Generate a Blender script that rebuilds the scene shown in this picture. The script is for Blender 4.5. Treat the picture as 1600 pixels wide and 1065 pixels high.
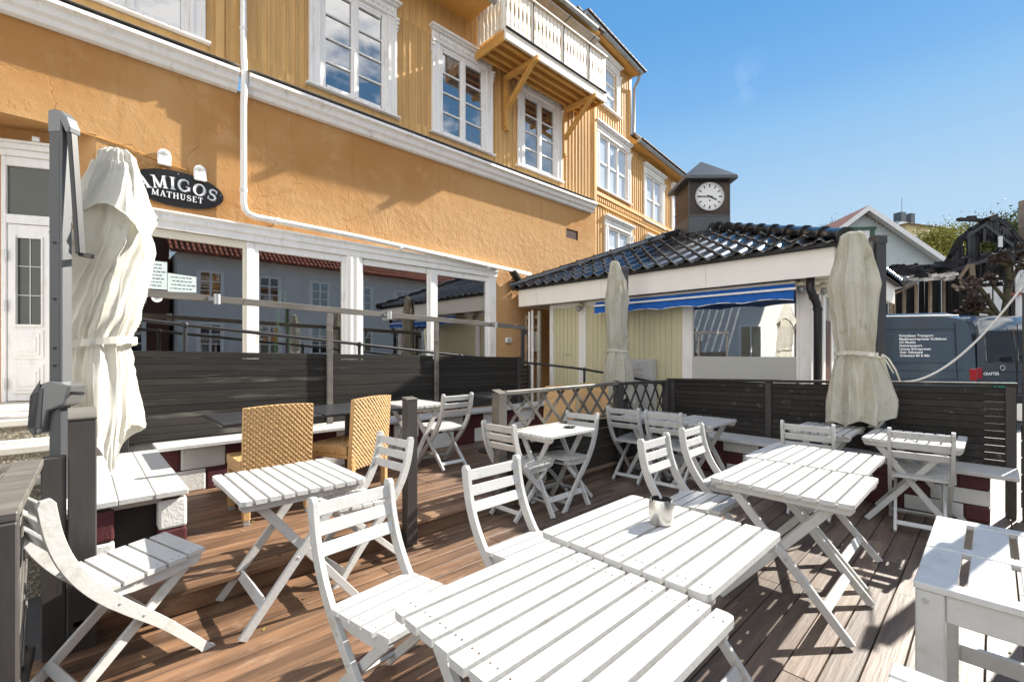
import bpy, bmesh, math, random
from mathutils import Vector, Matrix
random.seed(7)
R=math.radians; PI=math.pi
for o in list(bpy.data.objects): bpy.data.objects.remove(o)
scene=bpy.context.scene
COL=scene.collection

# ------------------------------------------------------------------ camera frame (used only to lay out far things by bearing and distance)
CA=R(46.5); CC,CS=math.cos(CA),math.sin(CA)
def bearing(px,d): # ground point d metres out along the view axis, at a bearing given in photo columns
    u=(px-800)/715.; return (d*(CC+u*CS), d*(CS-u*CC))
DECK=-1.45; UP=-1.30; GND=-1.62

# ------------------------------------------------------------------ mesh builder
class MB:
    def __init__(s): s.v=[]; s.f=[]; s.m=[]
    def add(s,vs,fs,mi=0):
        n=len(s.v); s.v+= [tuple(v) for v in vs]
        for f in fs: s.f.append(tuple(i+n for i in f)); s.m.append(mi)
    def box(s,x0,x1,y0,y1,z0,z1,mi=0):
        s.add([(x0,y0,z0),(x1,y0,z0),(x1,y1,z0),(x0,y1,z0),(x0,y0,z1),(x1,y0,z1),(x1,y1,z1),(x0,y1,z1)],
              [(0,3,2,1),(4,5,6,7),(0,1,5,4),(1,2,6,5),(2,3,7,6),(3,0,4,7)],mi)
    def obox(s,c,a,b,d,mi=0):
        c,a,b,d=Vector(c),Vector(a),Vector(b),Vector(d)
        s.add([c-a-b-d,c+a-b-d,c+a+b-d,c-a+b-d,c-a-b+d,c+a-b+d,c+a+b+d,c-a+b+d],
              [(0,3,2,1),(4,5,6,7),(0,1,5,4),(1,2,6,5),(2,3,7,6),(3,0,4,7)],mi)
    def bar(s,p0,p1,w,h,up=(0,0,1),mi=0):
        p0,p1=Vector(p0),Vector(p1); d=p1-p0; L=d.length; d.normalize()
        up=Vector(up); sd=d.cross(up)
        if sd.length<1e-4: sd=d.cross(Vector((1,0,0)))
        sd.normalize(); up=sd.cross(d)
        s.obox((p0+p1)/2,d*(L/2),sd*(w/2),up*(h/2),mi)
    def quad(s,a,b,c,d,mi=0): s.add([a,b,c,d],[(0,1,2,3)],mi)
    def tube(s,pts,r,n=8,mi=0,caps=True):
        pts=[Vector(p) for p in pts]; rs=r if isinstance(r,(list,tuple)) else [r]*len(pts)
        base=len(s.v); prev=None
        for i,p in enumerate(pts):
            d=(pts[min(i+1,len(pts)-1)]-pts[max(i-1,0)]).normalized()
            if prev is None:
                a=d.cross(Vector((0,0,1)))
                if a.length<.05: a=d.cross(Vector((1,0,0)))
            else:
                a=prev-d*prev.dot(d)
            a.normalize(); prev=a; b=d.cross(a)
            for k in range(n):
                t=2*PI*k/n; s.v.append(tuple(p+(a*math.cos(t)+b*math.sin(t))*rs[i]))
        for i in range(len(pts)-1):
            for k in range(n):
                s.f.append((base+i*n+k,base+i*n+(k+1)%n,base+(i+1)*n+(k+1)%n,base+(i+1)*n+k)); s.m.append(mi)
        if caps:
            s.f.append(tuple(base+k for k in reversed(range(n)))); s.m.append(mi)
            e=base+(len(pts)-1)*n; s.f.append(tuple(e+k for k in range(n))); s.m.append(mi)
    def lathe(s,c,prof,n=24,mi=0):
        base=len(s.v)
        for (r,z) in prof:
            for k in range(n):
                t=2*PI*k/n; s.v.append((c[0]+r*math.cos(t),c[1]+r*math.sin(t),c[2]+z))
        for i in range(len(prof)-1):
            for k in range(n):
                s.f.append((base+i*n+k,base+i*n+(k+1)%n,base+(i+1)*n+(k+1)%n,base+(i+1)*n+k)); s.m.append(mi)
        s.f.append(tuple(base+k for k in reversed(range(n)))); s.m.append(mi)
        e=base+(len(prof)-1)*n; s.f.append(tuple(e+k for k in range(n))); s.m.append(mi)
    def prism(s,poly,fn,t0,t1,mi=0):  # poly of 2-D points, fn(a,b,t)->3-D
        n=len(poly); vs=[fn(a,b,t0) for a,b in poly]+[fn(a,b,t1) for a,b in poly]
        s.add(vs,[tuple(range(n)),tuple(range(2*n-1,n-1,-1))]+[(i,i+n,(i+1)%n+n,(i+1)%n) for i in range(n)],mi)
    def strip(s,L,Rr,fn,t0,t1,mi=0):  # plank between two 2-D polylines, thickness t0..t1
        n=len(L); base=[]
        for t in (t0,t1): base+=[fn(a,b,t) for a,b in L]+[fn(a,b,t) for a,b in Rr]
        fs=[]
        for i in range(n-1):
            fs+= [(i,n+i,n+i+1,i+1),(2*n+i,2*n+i+1,3*n+i+1,3*n+i),(i,i+1,2*n+i+1,2*n+i),(n+i,3*n+i,3*n+i+1,n+i+1)]
        fs+=[(0,2*n,3*n,n),(n-1,2*n-1,4*n-1,3*n-1)]
        s.add(base,fs,mi)
    def build(s,name,mats,parent=None,local=False,bevel=0,smooth=False,seg=1):
        me=bpy.data.meshes.new(name); 
        vs=s.v
        if parent is not None and not local:
            mi=world_of(parent).inverted(); vs=[tuple(mi@Vector(v)) for v in vs]
        me.from_pydata(vs,[],s.f); 
        if not isinstance(mats,(list,tuple)): mats=[mats]
        for m in mats: me.materials.append(m)
        me.polygons.foreach_set('material_index',s.m)
        bm=bmesh.new(); bm.from_mesh(me)
        bmesh.ops.recalc_face_normals(bm,faces=bm.faces)
        if bevel:
            es=[e for e in bm.edges if len(e.link_faces)==2 and e.calc_face_angle(0)>.6]
            bmesh.ops.bevel(bm,geom=es,offset=bevel,offset_type='OFFSET',segments=seg,affect='EDGES',clamp_overlap=True,profile=.6,material=-1)
        bm.to_mesh(me); bm.free()
        if smooth:
            me.polygons.foreach_set('use_smooth',[True]*len(me.polygons))
            if smooth!=True: 
                try: me.set_sharp_from_angle(angle=R(smooth))
                except Exception: pass
        o=bpy.data.objects.new(name,me); COL.objects.link(o)
        if parent is not None: o.parent=parent
        return o
def world_of(o):
    m=Matrix.Translation(o.location)@o.rotation_euler.to_matrix().to_4x4()
    return world_of(o.parent)@m if o.parent else m
def thing(name,label,cat,loc=(0,0,0),rz=0,group=None):
    o=bpy.data.objects.new(name,None); COL.objects.link(o); o.location=loc; o.rotation_euler=(0,0,rz)
    o.empty_display_size=.1
    o['label']=label; o['category']=cat
    if group: o['group']=group
    return o
def tag(o,label,cat,group=None):
    o['label']=label; o['category']=cat
    if group: o['group']=group
    return o
def struct(o): o['kind']='structure'; return o
def dup(root,loc,rz,label,group=None,name=None):
    r=root.copy(); COL.objects.link(r); r.location=loc; r.rotation_euler=(0,0,rz); r['label']=label
    if group: r['group']=group
    def rec(src,dst):
        for ch in [c for c in COL.objects if c.parent==src]:
            c=ch.copy(); COL.objects.link(c); c.parent=dst; rec(ch,c)
    rec(root,r)
    return r

# ------------------------------------------------------------------ materials
def nn(t,k,**kw):
    n=t.nodes.new(k)
    for a,b in kw.items():
        if a.startswith('i_'): 
            key=a[2:]; key=int(key) if key.isdigit() else key.replace('_',' ')
            n.inputs[key].default_value=b
        else: setattr(n,a,b)
    return n
def mat(name,col,rough=.5,var=.12,vs=6,col2=None,c2lo=.55,c2hi=.75,c2s=3,bump=0,bs=60,bd=.01,bump2=0,bs2=8,metal=0,ior=1.5,stretch=(1,1,1),island=0,world=False,coat=0,spec=.5,detail=4):
    m=bpy.data.materials.new(name); m.use_nodes=True; t=m.node_tree; L=t.links
    b=t.nodes['Principled BSDF']; b.inputs['Roughness'].default_value=rough; b.inputs['Metallic'].default_value=metal; b.inputs['IOR'].default_value=ior
    b.inputs['Coat Weight'].default_value=coat; b.inputs['Specular IOR Level'].default_value=spec
    tc=nn(t,'ShaderNodeTexCoord'); oi=nn(t,'ShaderNodeObjectInfo')
    mp=nn(t,'ShaderNodeMapping'); mp.inputs['Scale'].default_value=stretch
    if world:
        g=nn(t,'ShaderNodeNewGeometry'); L.new(g.outputs['Position'],mp.inputs['Vector'])
    else:
        ad=nn(t,'ShaderNodeVectorMath',operation='ADD'); ml=nn(t,'ShaderNodeVectorMath',operation='SCALE'); ml.inputs['Scale'].default_value=17.
        cb=nn(t,'ShaderNodeCombineXYZ')
        for i in range(3): L.new(oi.outputs['Random'],cb.inputs[i])
        L.new(cb.outputs[0],ml.inputs[0]); L.new(tc.outputs['Object'],ad.inputs[0]); L.new(ml.outputs[0],ad.inputs[1]); L.new(ad.outputs[0],mp.inputs['Vector'])
    vec=mp.outputs['Vector']
    if island:
        g2=nn(t,'ShaderNodeNewGeometry'); ad2=nn(t,'ShaderNodeVectorMath',operation='ADD'); sc=nn(t,'ShaderNodeMath',operation='MULTIPLY'); sc.inputs[1].default_value=43.
        cb2=nn(t,'ShaderNodeCombineXYZ'); L.new(g2.outputs['Random Per Island'],sc.inputs[0])
        for i in range(3): L.new(sc.outputs[0],cb2.inputs[i])
        L.new(vec,ad2.inputs[0]); L.new(cb2.outputs[0],ad2.inputs[1]); vec=ad2.outputs[0]
    n1=nn(t,'ShaderNodeTexNoise'); n1.inputs['Scale'].default_value=vs; n1.inputs['Detail'].default_value=detail; n1.inputs['Roughness'].default_value=.6; L.new(vec,n1.inputs['Vector'])
    mr=nn(t,'ShaderNodeMapRange'); mr.inputs['From Min'].default_value=.25; mr.inputs['From Max'].default_value=.75; mr.inputs['To Min'].default_value=1-var; mr.inputs['To Max'].default_value=1+var; L.new(n1.outputs['Fac'],mr.inputs['Value'])
    colout=None
    if col2 is not None:
        n2=nn(t,'ShaderNodeTexNoise'); n2.inputs['Scale'].default_value=c2s; n2.inputs['Detail'].default_value=6; n2.inputs['Roughness'].default_value=.65; L.new(vec,n2.inputs['Vector'])
        m2=nn(t,'ShaderNodeMapRange'); m2.inputs['From Min'].default_value=c2lo; m2.inputs['From Max'].default_value=c2hi; L.new(n2.outputs['Fac'],m2.inputs['Value'])
        mx=nn(t,'ShaderNodeMix',data_type='RGBA'); mx.inputs['A'].default_value=(*col,1); mx.inputs['B'].default_value=(*col2,1); L.new(m2.outputs[0],mx.inputs['Factor']); colout=mx.outputs['Result']
    v=nn(t,'ShaderNodeVectorMath',operation='SCALE')
    if colout: L.new(colout,v.inputs[0])
    else: v.inputs[0].default_value=col
    last=mr.outputs[0]
    if island:
        m3=nn(t,'ShaderNodeMapRange'); m3.inputs['To Min'].default_value=1-island; m3.inputs['To Max'].default_value=1+island; L.new(g2.outputs['Random Per Island'],m3.inputs['Value'])
        mm=nn(t,'ShaderNodeMath',operation='MULTIPLY'); L.new(last,mm.inputs[0]); L.new(m3.outputs[0],mm.inputs[1]); last=mm.outputs[0]
    L.new(last,v.inputs['Scale']); L.new(v.outputs[0],b.inputs['Base Color'])
    if bump or bump2:
        h=None
        if bump:
            nb=nn(t,'ShaderNodeTexNoise'); nb.inputs['Scale'].default_value=bs; nb.inputs['Detail'].default_value=5; L.new(vec,nb.inputs['Vector'])
            bp=nn(t,'ShaderNodeBump'); bp.inputs['Strength'].default_value=bump; bp.inputs['Distance'].default_value=bd; L.new(nb.outputs['Fac'],bp.inputs['Height']); h=bp
        if bump2:
            nb=nn(t,'ShaderNodeTexNoise'); nb.inputs['Scale'].default_value=bs2; nb.inputs['Detail'].default_value=3; L.new(vec,nb.inputs['Vector'])
            bp=nn(t,'ShaderNodeBump'); bp.inputs['Strength'].default_value=bump2; bp.inputs['Distance'].default_value=bd*4; L.new(nb.outputs['Fac'],bp.inputs['Height'])
            if h: L.new(h.outputs[0],bp.inputs['Normal'])
            h=bp
        L.new(h.outputs[0],b.inputs['Normal'])
    return m
W_FURN=mat('white_paint',(.51,.51,.495),.40,.07,12,col2=(.36,.34,.29),c2lo=.57,c2hi=.80,c2s=9,bump=.35,bs=60,bd=.004)
NAIL=mat('rusty_nail',(.16,.085,.045),.6,.2,40,metal=.3)
W_TRIM=mat('white_trim_paint',(.84,.82,.79),.5,.06,5,col2=(.50,.46,.38),c2lo=.57,c2hi=.80,c2s=4,bump=.3,bs=40,bd=.005,stretch=(2.2,2.2,.55),detail=7)
W_CREAM=mat('cream_paint',(.78,.72,.60),.5,.05,5,bump=.2,bs=40,bd=.004)
BLACKW=mat('black_stained_wood',(.024,.021,.018),.62,.35,5,col2=(.16,.15,.13),c2lo=.60,c2hi=.74,c2s=3.0,bump=.5,bs=14,bd=.006,stretch=(.25,2.5,2.5),island=.35,spec=.3)
BLACKV=mat('black_stained_post',(.042,.038,.036),.55,.25,6,col2=(.14,.13,.12),c2lo=.68,c2hi=.85,c2s=10,bump=.35,bs=25,bd=.004,stretch=(1.6,1.6,.4))
GREYW=mat('weathered_black_wood',(.13,.12,.105),.45,.3,5,col2=(.05,.045,.04),c2lo=.5,c2hi=.7,c2s=4,bump=.4,bs=20,bd=.005,stretch=(.3,2,2),island=.2)
def custom(name):
    m=bpy.data.materials.new(name); m.use_nodes=True; t=m.node_tree; return m,t,t.links,t.nodes['Principled BSDF']
def noise_(t,L,vec,scale,detail=4,rough=.6,stretch=None):
    if stretch:
        mp=nn(t,'ShaderNodeMapping'); mp.inputs['Scale'].default_value=stretch; L.new(vec,mp.inputs['Vector']); vec=mp.outputs[0]
    n=nn(t,'ShaderNodeTexNoise'); n.inputs['Scale'].default_value=scale; n.inputs['Detail'].default_value=detail; n.inputs['Roughness'].default_value=rough; L.new(vec,n.inputs['Vector']); return n.outputs['Fac']
def rng(t,L,v,a,b,c=0,d=1,smooth=False):
    m=nn(t,'ShaderNodeMapRange'); m.inputs['From Min'].default_value=a; m.inputs['From Max'].default_value=b; m.inputs['To Min'].default_value=c; m.inputs['To Max'].default_value=d
    if smooth: m.interpolation_type='SMOOTHSTEP'
    L.new(v,m.inputs['Value']); return m.outputs[0]
def mixc(t,L,f,A,B,mode='MIX'):
    m=nn(t,'ShaderNodeMix',data_type='RGBA',blend_type=mode)
    for k,v in (('A',A),('B',B)):
        if isinstance(v,tuple): m.inputs[k].default_value=(*v,1)
        else: L.new(v,m.inputs[k])
    if isinstance(f,(int,float)): m.inputs['Factor'].default_value=f
    else: L.new(f,m.inputs['Factor'])
    return m.outputs['Result']
def math_(t,L,op,a,b=None):
    m=nn(t,'ShaderNodeMath',operation=op)
    for i,v in enumerate((a,b)):
        if v is None: continue
        if isinstance(v,(int,float)): m.inputs[i].default_value=v
        else: L.new(v,m.inputs[i])
    return m.outputs[0]
def plaster_material():
    m,t,L,b=custom('ochre_plaster'); g=nn(t,'ShaderNodeNewGeometry'); P=g.outputs['Position']
    big=noise_(t,L,P,.55,5,.55); mid=noise_(t,L,P,2.3,6,.6); fine=noise_(t,L,P,55,4,.6); lump=noise_(t,L,P,9,5,.62)
    sx=nn(t,'ShaderNodeSeparateXYZ'); L.new(P,sx.inputs[0])
    c=mixc(t,L,rng(t,L,big,.40,.62),(.435,.215,.074),(.52,.30,.128))
    c=mixc(t,L,rng(t,L,mid,.54,.66,0,.45),c,(.57,.35,.17))
    streak=noise_(t,L,P,3.0,5,.6,(3.2,3.2,.16)); c=mixc(t,L,rng(t,L,streak,.56,.74,0,.34),c,(.30,.13,.045))
    # patched, paler and cracked part low on the right
    low=math_(t,L,'MULTIPLY',rng(t,L,sx.outputs['Z'],3.1,1.9,0,1,True),rng(t,L,math_(t,L,'ADD',sx.outputs['X'],math_(t,L,'MULTIPLY',mid,2.0)),2.2,6.2,0.15,1,True))
    c=mixc(t,L,math_(t,L,'MULTIPLY',low,.45),c,(.60,.39,.21))
    v=nn(t,'ShaderNodeTexVoronoi',feature='DISTANCE_TO_EDGE'); v.inputs['Scale'].default_value=.85
    wv=nn(t,'ShaderNodeVectorMath',operation='ADD'); nz=nn(t,'ShaderNodeTexNoise'); nz.inputs['Scale'].default_value=2.2; nz.inputs['Detail'].default_value=6; L.new(P,nz.inputs['Vector']); sc=nn(t,'ShaderNodeVectorMath',operation='SCALE'); sc.inputs['Scale'].default_value=.55; L.new(nz.outputs['Color'],sc.inputs[0]); L.new(P,wv.inputs[0]); L.new(sc.outputs[0],wv.inputs[1]); L.new(wv.outputs[0],v.inputs['Vector'])
    crack=math_(t,L,'MULTIPLY',rng(t,L,v.outputs['Distance'],.006,.0,0,1),rng(t,L,big,.44,.52,.1,1))
    c=mixc(t,L,math_(t,L,'MULTIPLY',crack,.32),c,(.26,.11,.035))
    L.new(c,b.inputs['Base Color']); b.inputs['Roughness'].default_value=.92; b.inputs['Specular IOR Level'].default_value=.12
    h=math_(t,L,'MULTIPLY',lump,rng(t,L,math_(t,L,'ADD',low,rng(t,L,mid,.45,.7,0,.5)),0,1,.18,1.0))
    b1=nn(t,'ShaderNodeBump'); b1.inputs['Strength'].default_value=.55; b1.inputs['Distance'].default_value=.035; L.new(h,b1.inputs['Height'])
    b2=nn(t,'ShaderNodeBump'); b2.inputs['Strength'].default_value=.35; b2.inputs['Distance'].default_value=.008; L.new(fine,b2.inputs['Height']); L.new(b1.outputs[0],b2.inputs['Normal'])
    b3=nn(t,'ShaderNodeBump'); b3.invert=True; b3.inputs['Strength'].default_value=.5; b3.inputs['Distance'].default_value=.01; L.new(crack,b3.inputs['Height']); L.new(b2.outputs[0],b3.inputs['Normal'])
    L.new(b3.outputs[0],b.inputs['Normal']); return m
PLASTER=plaster_material()
def deck_material():
    m,t,L,b=custom('weathered_deck_boards'); g=nn(t,'ShaderNodeNewGeometry'); P=g.outputs['Position']; isl=g.outputs['Random Per Island']
    cb=nn(t,'ShaderNodeCombineXYZ'); k=math_(t,L,'MULTIPLY',isl,37.); L.new(k,cb.inputs[0]); L.new(k,cb.inputs[1]); ad=nn(t,'ShaderNodeVectorMath',operation='ADD'); L.new(P,ad.inputs[0]); L.new(cb.outputs[0],ad.inputs[1]); V=ad.outputs[0]
    grain=noise_(t,L,V,7,8,.66,(.28,6.5,6.5)); streak=noise_(t,L,V,3.2,7,.6,(.35,3.2,3.2)); blot=noise_(t,L,P,1.1,6,.62); scuff=noise_(t,L,P,7.5,7,.7,(.5,1.3,1)); dirt=noise_(t,L,P,26,4,.6)
    sx=nn(t,'ShaderNodeSeparateXYZ'); L.new(P,sx.inputs[0])
    # the boards nearer the square are greyer, those by the house redder
    grey_mix=rng(t,L,math_(t,L,'ADD',math_(t,L,'SUBTRACT',sx.outputs['X'],math_(t,L,'MULTIPLY',sx.outputs['Y'],.45)),math_(t,L,'MULTIPLY',blot,1.8)),.9,3.2,0,1,True)
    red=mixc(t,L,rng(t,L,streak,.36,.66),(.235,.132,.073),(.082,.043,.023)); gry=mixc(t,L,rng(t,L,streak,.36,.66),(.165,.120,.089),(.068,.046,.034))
    c=mixc(t,L,grey_mix,red,gry)
    c=mixc(t,L,rng(t,L,grain,.48,.72,0,.55),c,(.055,.028,.016))
    c=mixc(t,L,rng(t,L,scuff,.57,.74,0,.50),c,(.40,.28,.19))
    c=mixc(t,L,rng(t,L,dirt,.68,.76,0,.5),c,(.05,.035,.025))
    v=nn(t,'ShaderNodeVectorMath',operation='SCALE'); L.new(c,v.inputs[0]); L.new(rng(t,L,isl,0,1,.72,1.30),v.inputs['Scale']); L.new(v.outputs[0],b.inputs['Base Color'])
    L.new(rng(t,L,scuff,.3,.7,.40,.62),b.inputs['Roughness']); b.inputs['Specular IOR Level'].default_value=.6
    b1=nn(t,'ShaderNodeBump'); b1.inputs['Strength'].default_value=.5; b1.inputs['Distance'].default_value=.004; L.new(grain,b1.inputs['Height']); L.new(b1.outputs[0],b.inputs['Normal']); return m
DECKM=deck_material()
def canvas_material(name,base,stain,s0,s1,amt):
    m,t,L,b=custom(name); tc=nn(t,'ShaderNodeTexCoord'); P=tc.outputs['Object']
    a=noise_(t,L,P,3.2,7,.66,(1,1,.42)); d=noise_(t,L,P,9,6,.7,(1,1,.7)); sp=noise_(t,L,P,38,3,.6); w=noise_(t,L,P,420,2,.5)
    c=mixc(t,L,rng(t,L,a,s0,s1,0,amt),base,stain); c=mixc(t,L,rng(t,L,d,.56,.72,0,amt*.7),c,tuple(q*.72 for q in stain)); c=mixc(t,L,rng(t,L,sp,.70,.78,0,.4),c,(.16,.15,.09))
    L.new(c,b.inputs['Base Color']); b.inputs['Roughness'].default_value=.88; b.inputs['Specular IOR Level'].default_value=.15
    cr=noise_(t,L,P,11,6,.72,(1,1,.5)); 
    b1=nn(t,'ShaderNodeBump'); b1.inputs['Strength'].default_value=.4; b1.inputs['Distance'].default_value=.010; L.new(cr,b1.inputs['Height'])
    b2=nn(t,'ShaderNodeBump'); b2.inputs['Strength'].default_value=.12; b2.inputs['Distance'].default_value=.001; L.new(w,b2.inputs['Height']); L.new(b1.outputs[0],b2.inputs['Normal']); L.new(b2.outputs[0],b.inputs['Normal'])
    tr=nn(t,'ShaderNodeBsdfTranslucent'); L.new(c,tr.inputs['Color']); L.new(b2.outputs[0],tr.inputs['Normal']); mx=nn(t,'ShaderNodeMixShader'); mx.inputs[0].default_value=.28; L.new(b.outputs[0],mx.inputs[1]); L.new(tr.outputs[0],mx.inputs[2]); L.new(mx.outputs[0],t.nodes['Material Output'].inputs['Surface']); return m
CLAD=mat('ochre_cladding',(.60,.365,.14),.65,.14,3,col2=(.45,.27,.11),c2lo=.5,c2hi=.8,c2s=2,bump=.2,bs=30,bd=.004,stretch=(3,3,.4),island=.10,spec=.3)
BRACK=mat('ochre_timber',(.60,.32,.085),.6,.10,4,bump=.2,bs=30,bd=.004,spec=.3)
def glassy(name,col,rough=.015,ior=2.1):
    m=bpy.data.materials.new(name); m.use_nodes=True; t=m.node_tree; b=t.nodes['Principled BSDF']
    b.inputs['Base Color'].default_value=(*col,1); b.inputs['Roughness'].default_value=rough; b.inputs['IOR'].default_value=ior
    tc=nn(t,'ShaderNodeTexCoord'); n=nn(t,'ShaderNodeTexNoise'); n.inputs['Scale'].default_value=1.3; n.inputs['Detail'].default_value=1
    bp=nn(t,'ShaderNodeBump'); bp.inputs['Strength'].default_value=.03; bp.inputs['Distance'].default_value=.03
    t.links.new(tc.outputs['Object'],n.inputs['Vector']); t.links.new(n.outputs['Fac'],bp.inputs['Height']); t.links.new(bp.outputs[0],b.inputs['Normal'])
    return m
G_DARK=glassy('window_glass_dark',(.02,.025,.035),.01,3.4)
G_DOOR=glassy('door_glass',(.055,.06,.05),.03,1.5)
G_PALE=glassy('painted_reflection_glass',(.50,.54,.58),.02,2.4)  # pale base colour paints in the white these panes would mirror
G_GREY=glassy('window_glass_grey',(.25,.27,.26),.02,2.2)
def thin_glass(name,refl=.22,tint=.75):
    m=bpy.data.materials.new(name); m.use_nodes=True; t=m.node_tree; t.nodes.clear(); L=t.links
    out=nn(t,'ShaderNodeOutputMaterial'); mx=nn(t,'ShaderNodeMixShader'); tr=nn(t,'ShaderNodeBsdfTransparent'); gl=nn(t,'ShaderNodeBsdfGlossy')
    tr.inputs[0].default_value=(tint,tint*1.0,tint,1); gl.inputs['Roughness'].default_value=.01; gl.inputs['Color'].default_value=(1,1,1,1)
    fr=nn(t,'ShaderNodeFresnel'); fr.inputs['IOR'].default_value=1.5; ma=nn(t,'ShaderNodeMath',operation='MULTIPLY_ADD'); ma.inputs[1].default_value=.9; ma.inputs[2].default_value=refl
    tc=nn(t,'ShaderNodeTexCoord'); n=nn(t,'ShaderNodeTexNoise'); n.inputs['Scale'].default_value=1.1; n.inputs['Detail'].default_value=1
    bp=nn(t,'ShaderNodeBump'); bp.inputs['Strength'].default_value=.02; bp.inputs['Distance'].default_value=.03
    L.new(tc.outputs['Object'],n.inputs['Vector']); L.new(n.outputs['Fac'],bp.inputs['Height']); L.new(bp.outputs[0],gl.inputs['Normal'])
    L.new(fr.outputs[0],ma.inputs[0]); L.new(ma.outputs[0],mx.inputs[0]); L.new(tr.outputs[0],mx.inputs[1]); L.new(gl.outputs[0],mx.inputs[2]); L.new(mx.outputs[0],out.inputs[0])
    return m
G_SHOP=thin_glass('shop_window_glass',.33,.75)
CANVAS=canvas_material('cream_canvas',(.70,.68,.61),(.50,.47,.32),.54,.74,.6)
CANVAS2=canvas_material('mildewed_canvas',(.62,.60,.52),(.37,.35,.21),.48,.70,.8)
ANTHR=mat('anthracite_metal',(.055,.058,.065),.42,.06,3,spec=.5)
SILV=mat('silver_aluminium',(.165,.17,.172),.38,.05,3,metal=.3)
STEEL=mat('brushed_steel',(.62,.60,.56),.28,.12,10,metal=1,stretch=(3,3,.2))
GALV=mat('galvanised_steel',(.45,.46,.46),.45,.15,10,metal=.6)
BLACKM=mat('black_metal',(.02,.02,.022),.45,.1,5)
RATT=mat('woven_rattan',(.53,.33,.145),.5,.15,30,col2=(.36,.215,.085),c2lo=.5,c2hi=.7,c2s=60,bump=.3,bs=200,bd=.003)
BR_W=mat('white_painted_block',(.70,.70,.68),.8,.06,6,col2=(.50,.47,.42),c2lo=.62,c2hi=.8,c2s=5,bump=.6,bs=70,bd=.006)
BR_M=mat('maroon_painted_block',(.085,.018,.022),.6,.15,6,bump=.6,bs=70,bd=.006)
MORT=mat('block_mortar',(.07,.04,.037),.9,.2,10,bump=.5,bs=60,bd=.006)
TILE=mat('black_glazed_tile',(.011,.011,.011),.21,.25,3,ior=1.75,coat=.2,bump2=.06,bs2=9,bd=.004)
FASC=mat('pale_grey_panel',(.88,.85,.78),.55,.04,1.5,spec=.3)
OLIVE=mat('olive_panel',(.61,.57,.37),.6,.07,2,stretch=(4,4,.4),bump=.1,bs=30,bd=.003)
SOFF=mat('soffit_board',(.55,.52,.46),.7,.06,2)
BLUE=mat('blue_awning_cloth',(.006,.105,.42),.8,.12,6,bump=.1,bs=150,bd=.002)
AWGREY=mat('grey_frosted_film',(.50,.50,.46),.6,.04,1)
VAN1=mat('dark_blue_grey_car_paint',(.105,.14,.175),.13,.04,1,coat=1,metal=.6)
VAN2=mat('dark_grey_car_paint',(.105,.115,.12),.15,.04,1,coat=1,metal=.6)
VGLASS=glassy('van_glass',(.02,.022,.025),.02,1.7)
REDL=mat('red_lens',(.34,.008,.012),.15,.1,20,coat=.6)
RUBBER=mat('tyre_rubber',(.015,.015,.015),.8,.1,10)
PLATE=mat('green_plate',(.0,.42,.27),.5,.03,5)
LETW=mat('white_lettering',(.82,.83,.85),.5,.03,5)
LETG=mat('grey_lettering',(.22,.23,.25),.5,.03,5)
SIGNB=mat('black_sign_face',(.010,.009,.009),.25,.3,2)
CONC=mat('pale_concrete',(.48,.45,.40),.85,.12,4,bump=.4,bs=60,bd=.006)
AGG=mat('exposed_aggregate',(.17,.15,.11),.9,.55,70,col2=(.38,.34,.26),c2lo=.5,c2hi=.62,c2s=60,bump=1,bs=70,bd=.012)
ASPH=mat('asphalt',(.055,.055,.056),.9,.2,12,bump=.5,bs=90,bd=.006)
PAVE=mat('paving_stone',(.30,.285,.26),.85,.15,3,bump=.4,bs=50,bd=.006)
DKTILE=mat('weathered_roof_tile',(.075,.058,.05),.7,.3,5,island=.3)
REDT=mat('red_clay_tile',(.27,.085,.045),.75,.3,5,island=.2)
HW=mat('white_clapboard',(.66,.67,.66),.6,.05,3)
HW2=mat('pale_blue_clapboard',(.42,.48,.48),.6,.05,3)
DKGRN=mat('dark_green_trim',(.025,.075,.055),.5,.08,4)
YELP=mat('pale_yellow_render',(.62,.50,.27),.85,.06,3)
SLATE=mat('pale_metal_roof',(.42,.41,.38),.5,.12,3,metal=.2)
CHAR=mat('charred_wood',(.009,.008,.008),.75,.5,6,col2=(.06,.045,.034),c2lo=.58,c2hi=.78,c2s=4,bump=.8,bs=20,bd=.02,island=.5)
CHARB=mat('charred_plank_blue',(.018,.020,.025),.5,.4,6,bump=.8,bs=20,bd=.02,island=.5)
STUD=mat('scorched_stud',(.27,.20,.135),.8,.3,6,island=.35,bump=.4,bs=20,bd=.01)
ASHW=mat('ash_white_plank',(.46,.43,.38),.8,.35,5,island=.4,bump=.4,bs=20,bd=.01)
BARK=mat('mossy_bark',(.075,.068,.03),.9,.5,12,col2=(.05,.035,.025),c2lo=.45,c2hi=.6,c2s=8,bump=1,bs=30,bd=.02)
TWIG=mat('twig_knuckle',(.055,.036,.026),.9,.5,20,island=.4,bump=1,bs=30,bd=.02)
LEAFY=mat('spring_leaf',(.26,.25,.045),.7,.35,3,island=.45)
LEAFG=mat('green_leaf',(.075,.095,.025),.7,.35,3,island=.45)
BRDOOR=mat('brown_door',(.10,.038,.02),.5,.1,4)
BRONZ=mat('bronze_sheet',(.060,.046,.038),.42,.22,2.2,col2=(.095,.058,.036),c2lo=.5,c2hi=.75,c2s=2,metal=.55)
CAPM=mat('grey_sheet_metal',(.10,.105,.11),.42,.15,2,metal=.4)
CLKF=mat('clock_face_white',(.80,.80,.77),.4,.02,3)
PAPER=mat('paper',(.60,.68,.66),.8,.05,6)
INK=mat('ink',(.06,.07,.10),.8,.05,6)
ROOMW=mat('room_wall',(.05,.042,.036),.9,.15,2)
GREENL=mat('green_ladder_paint',(.10,.42,.06),.6,.1,4)
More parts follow.
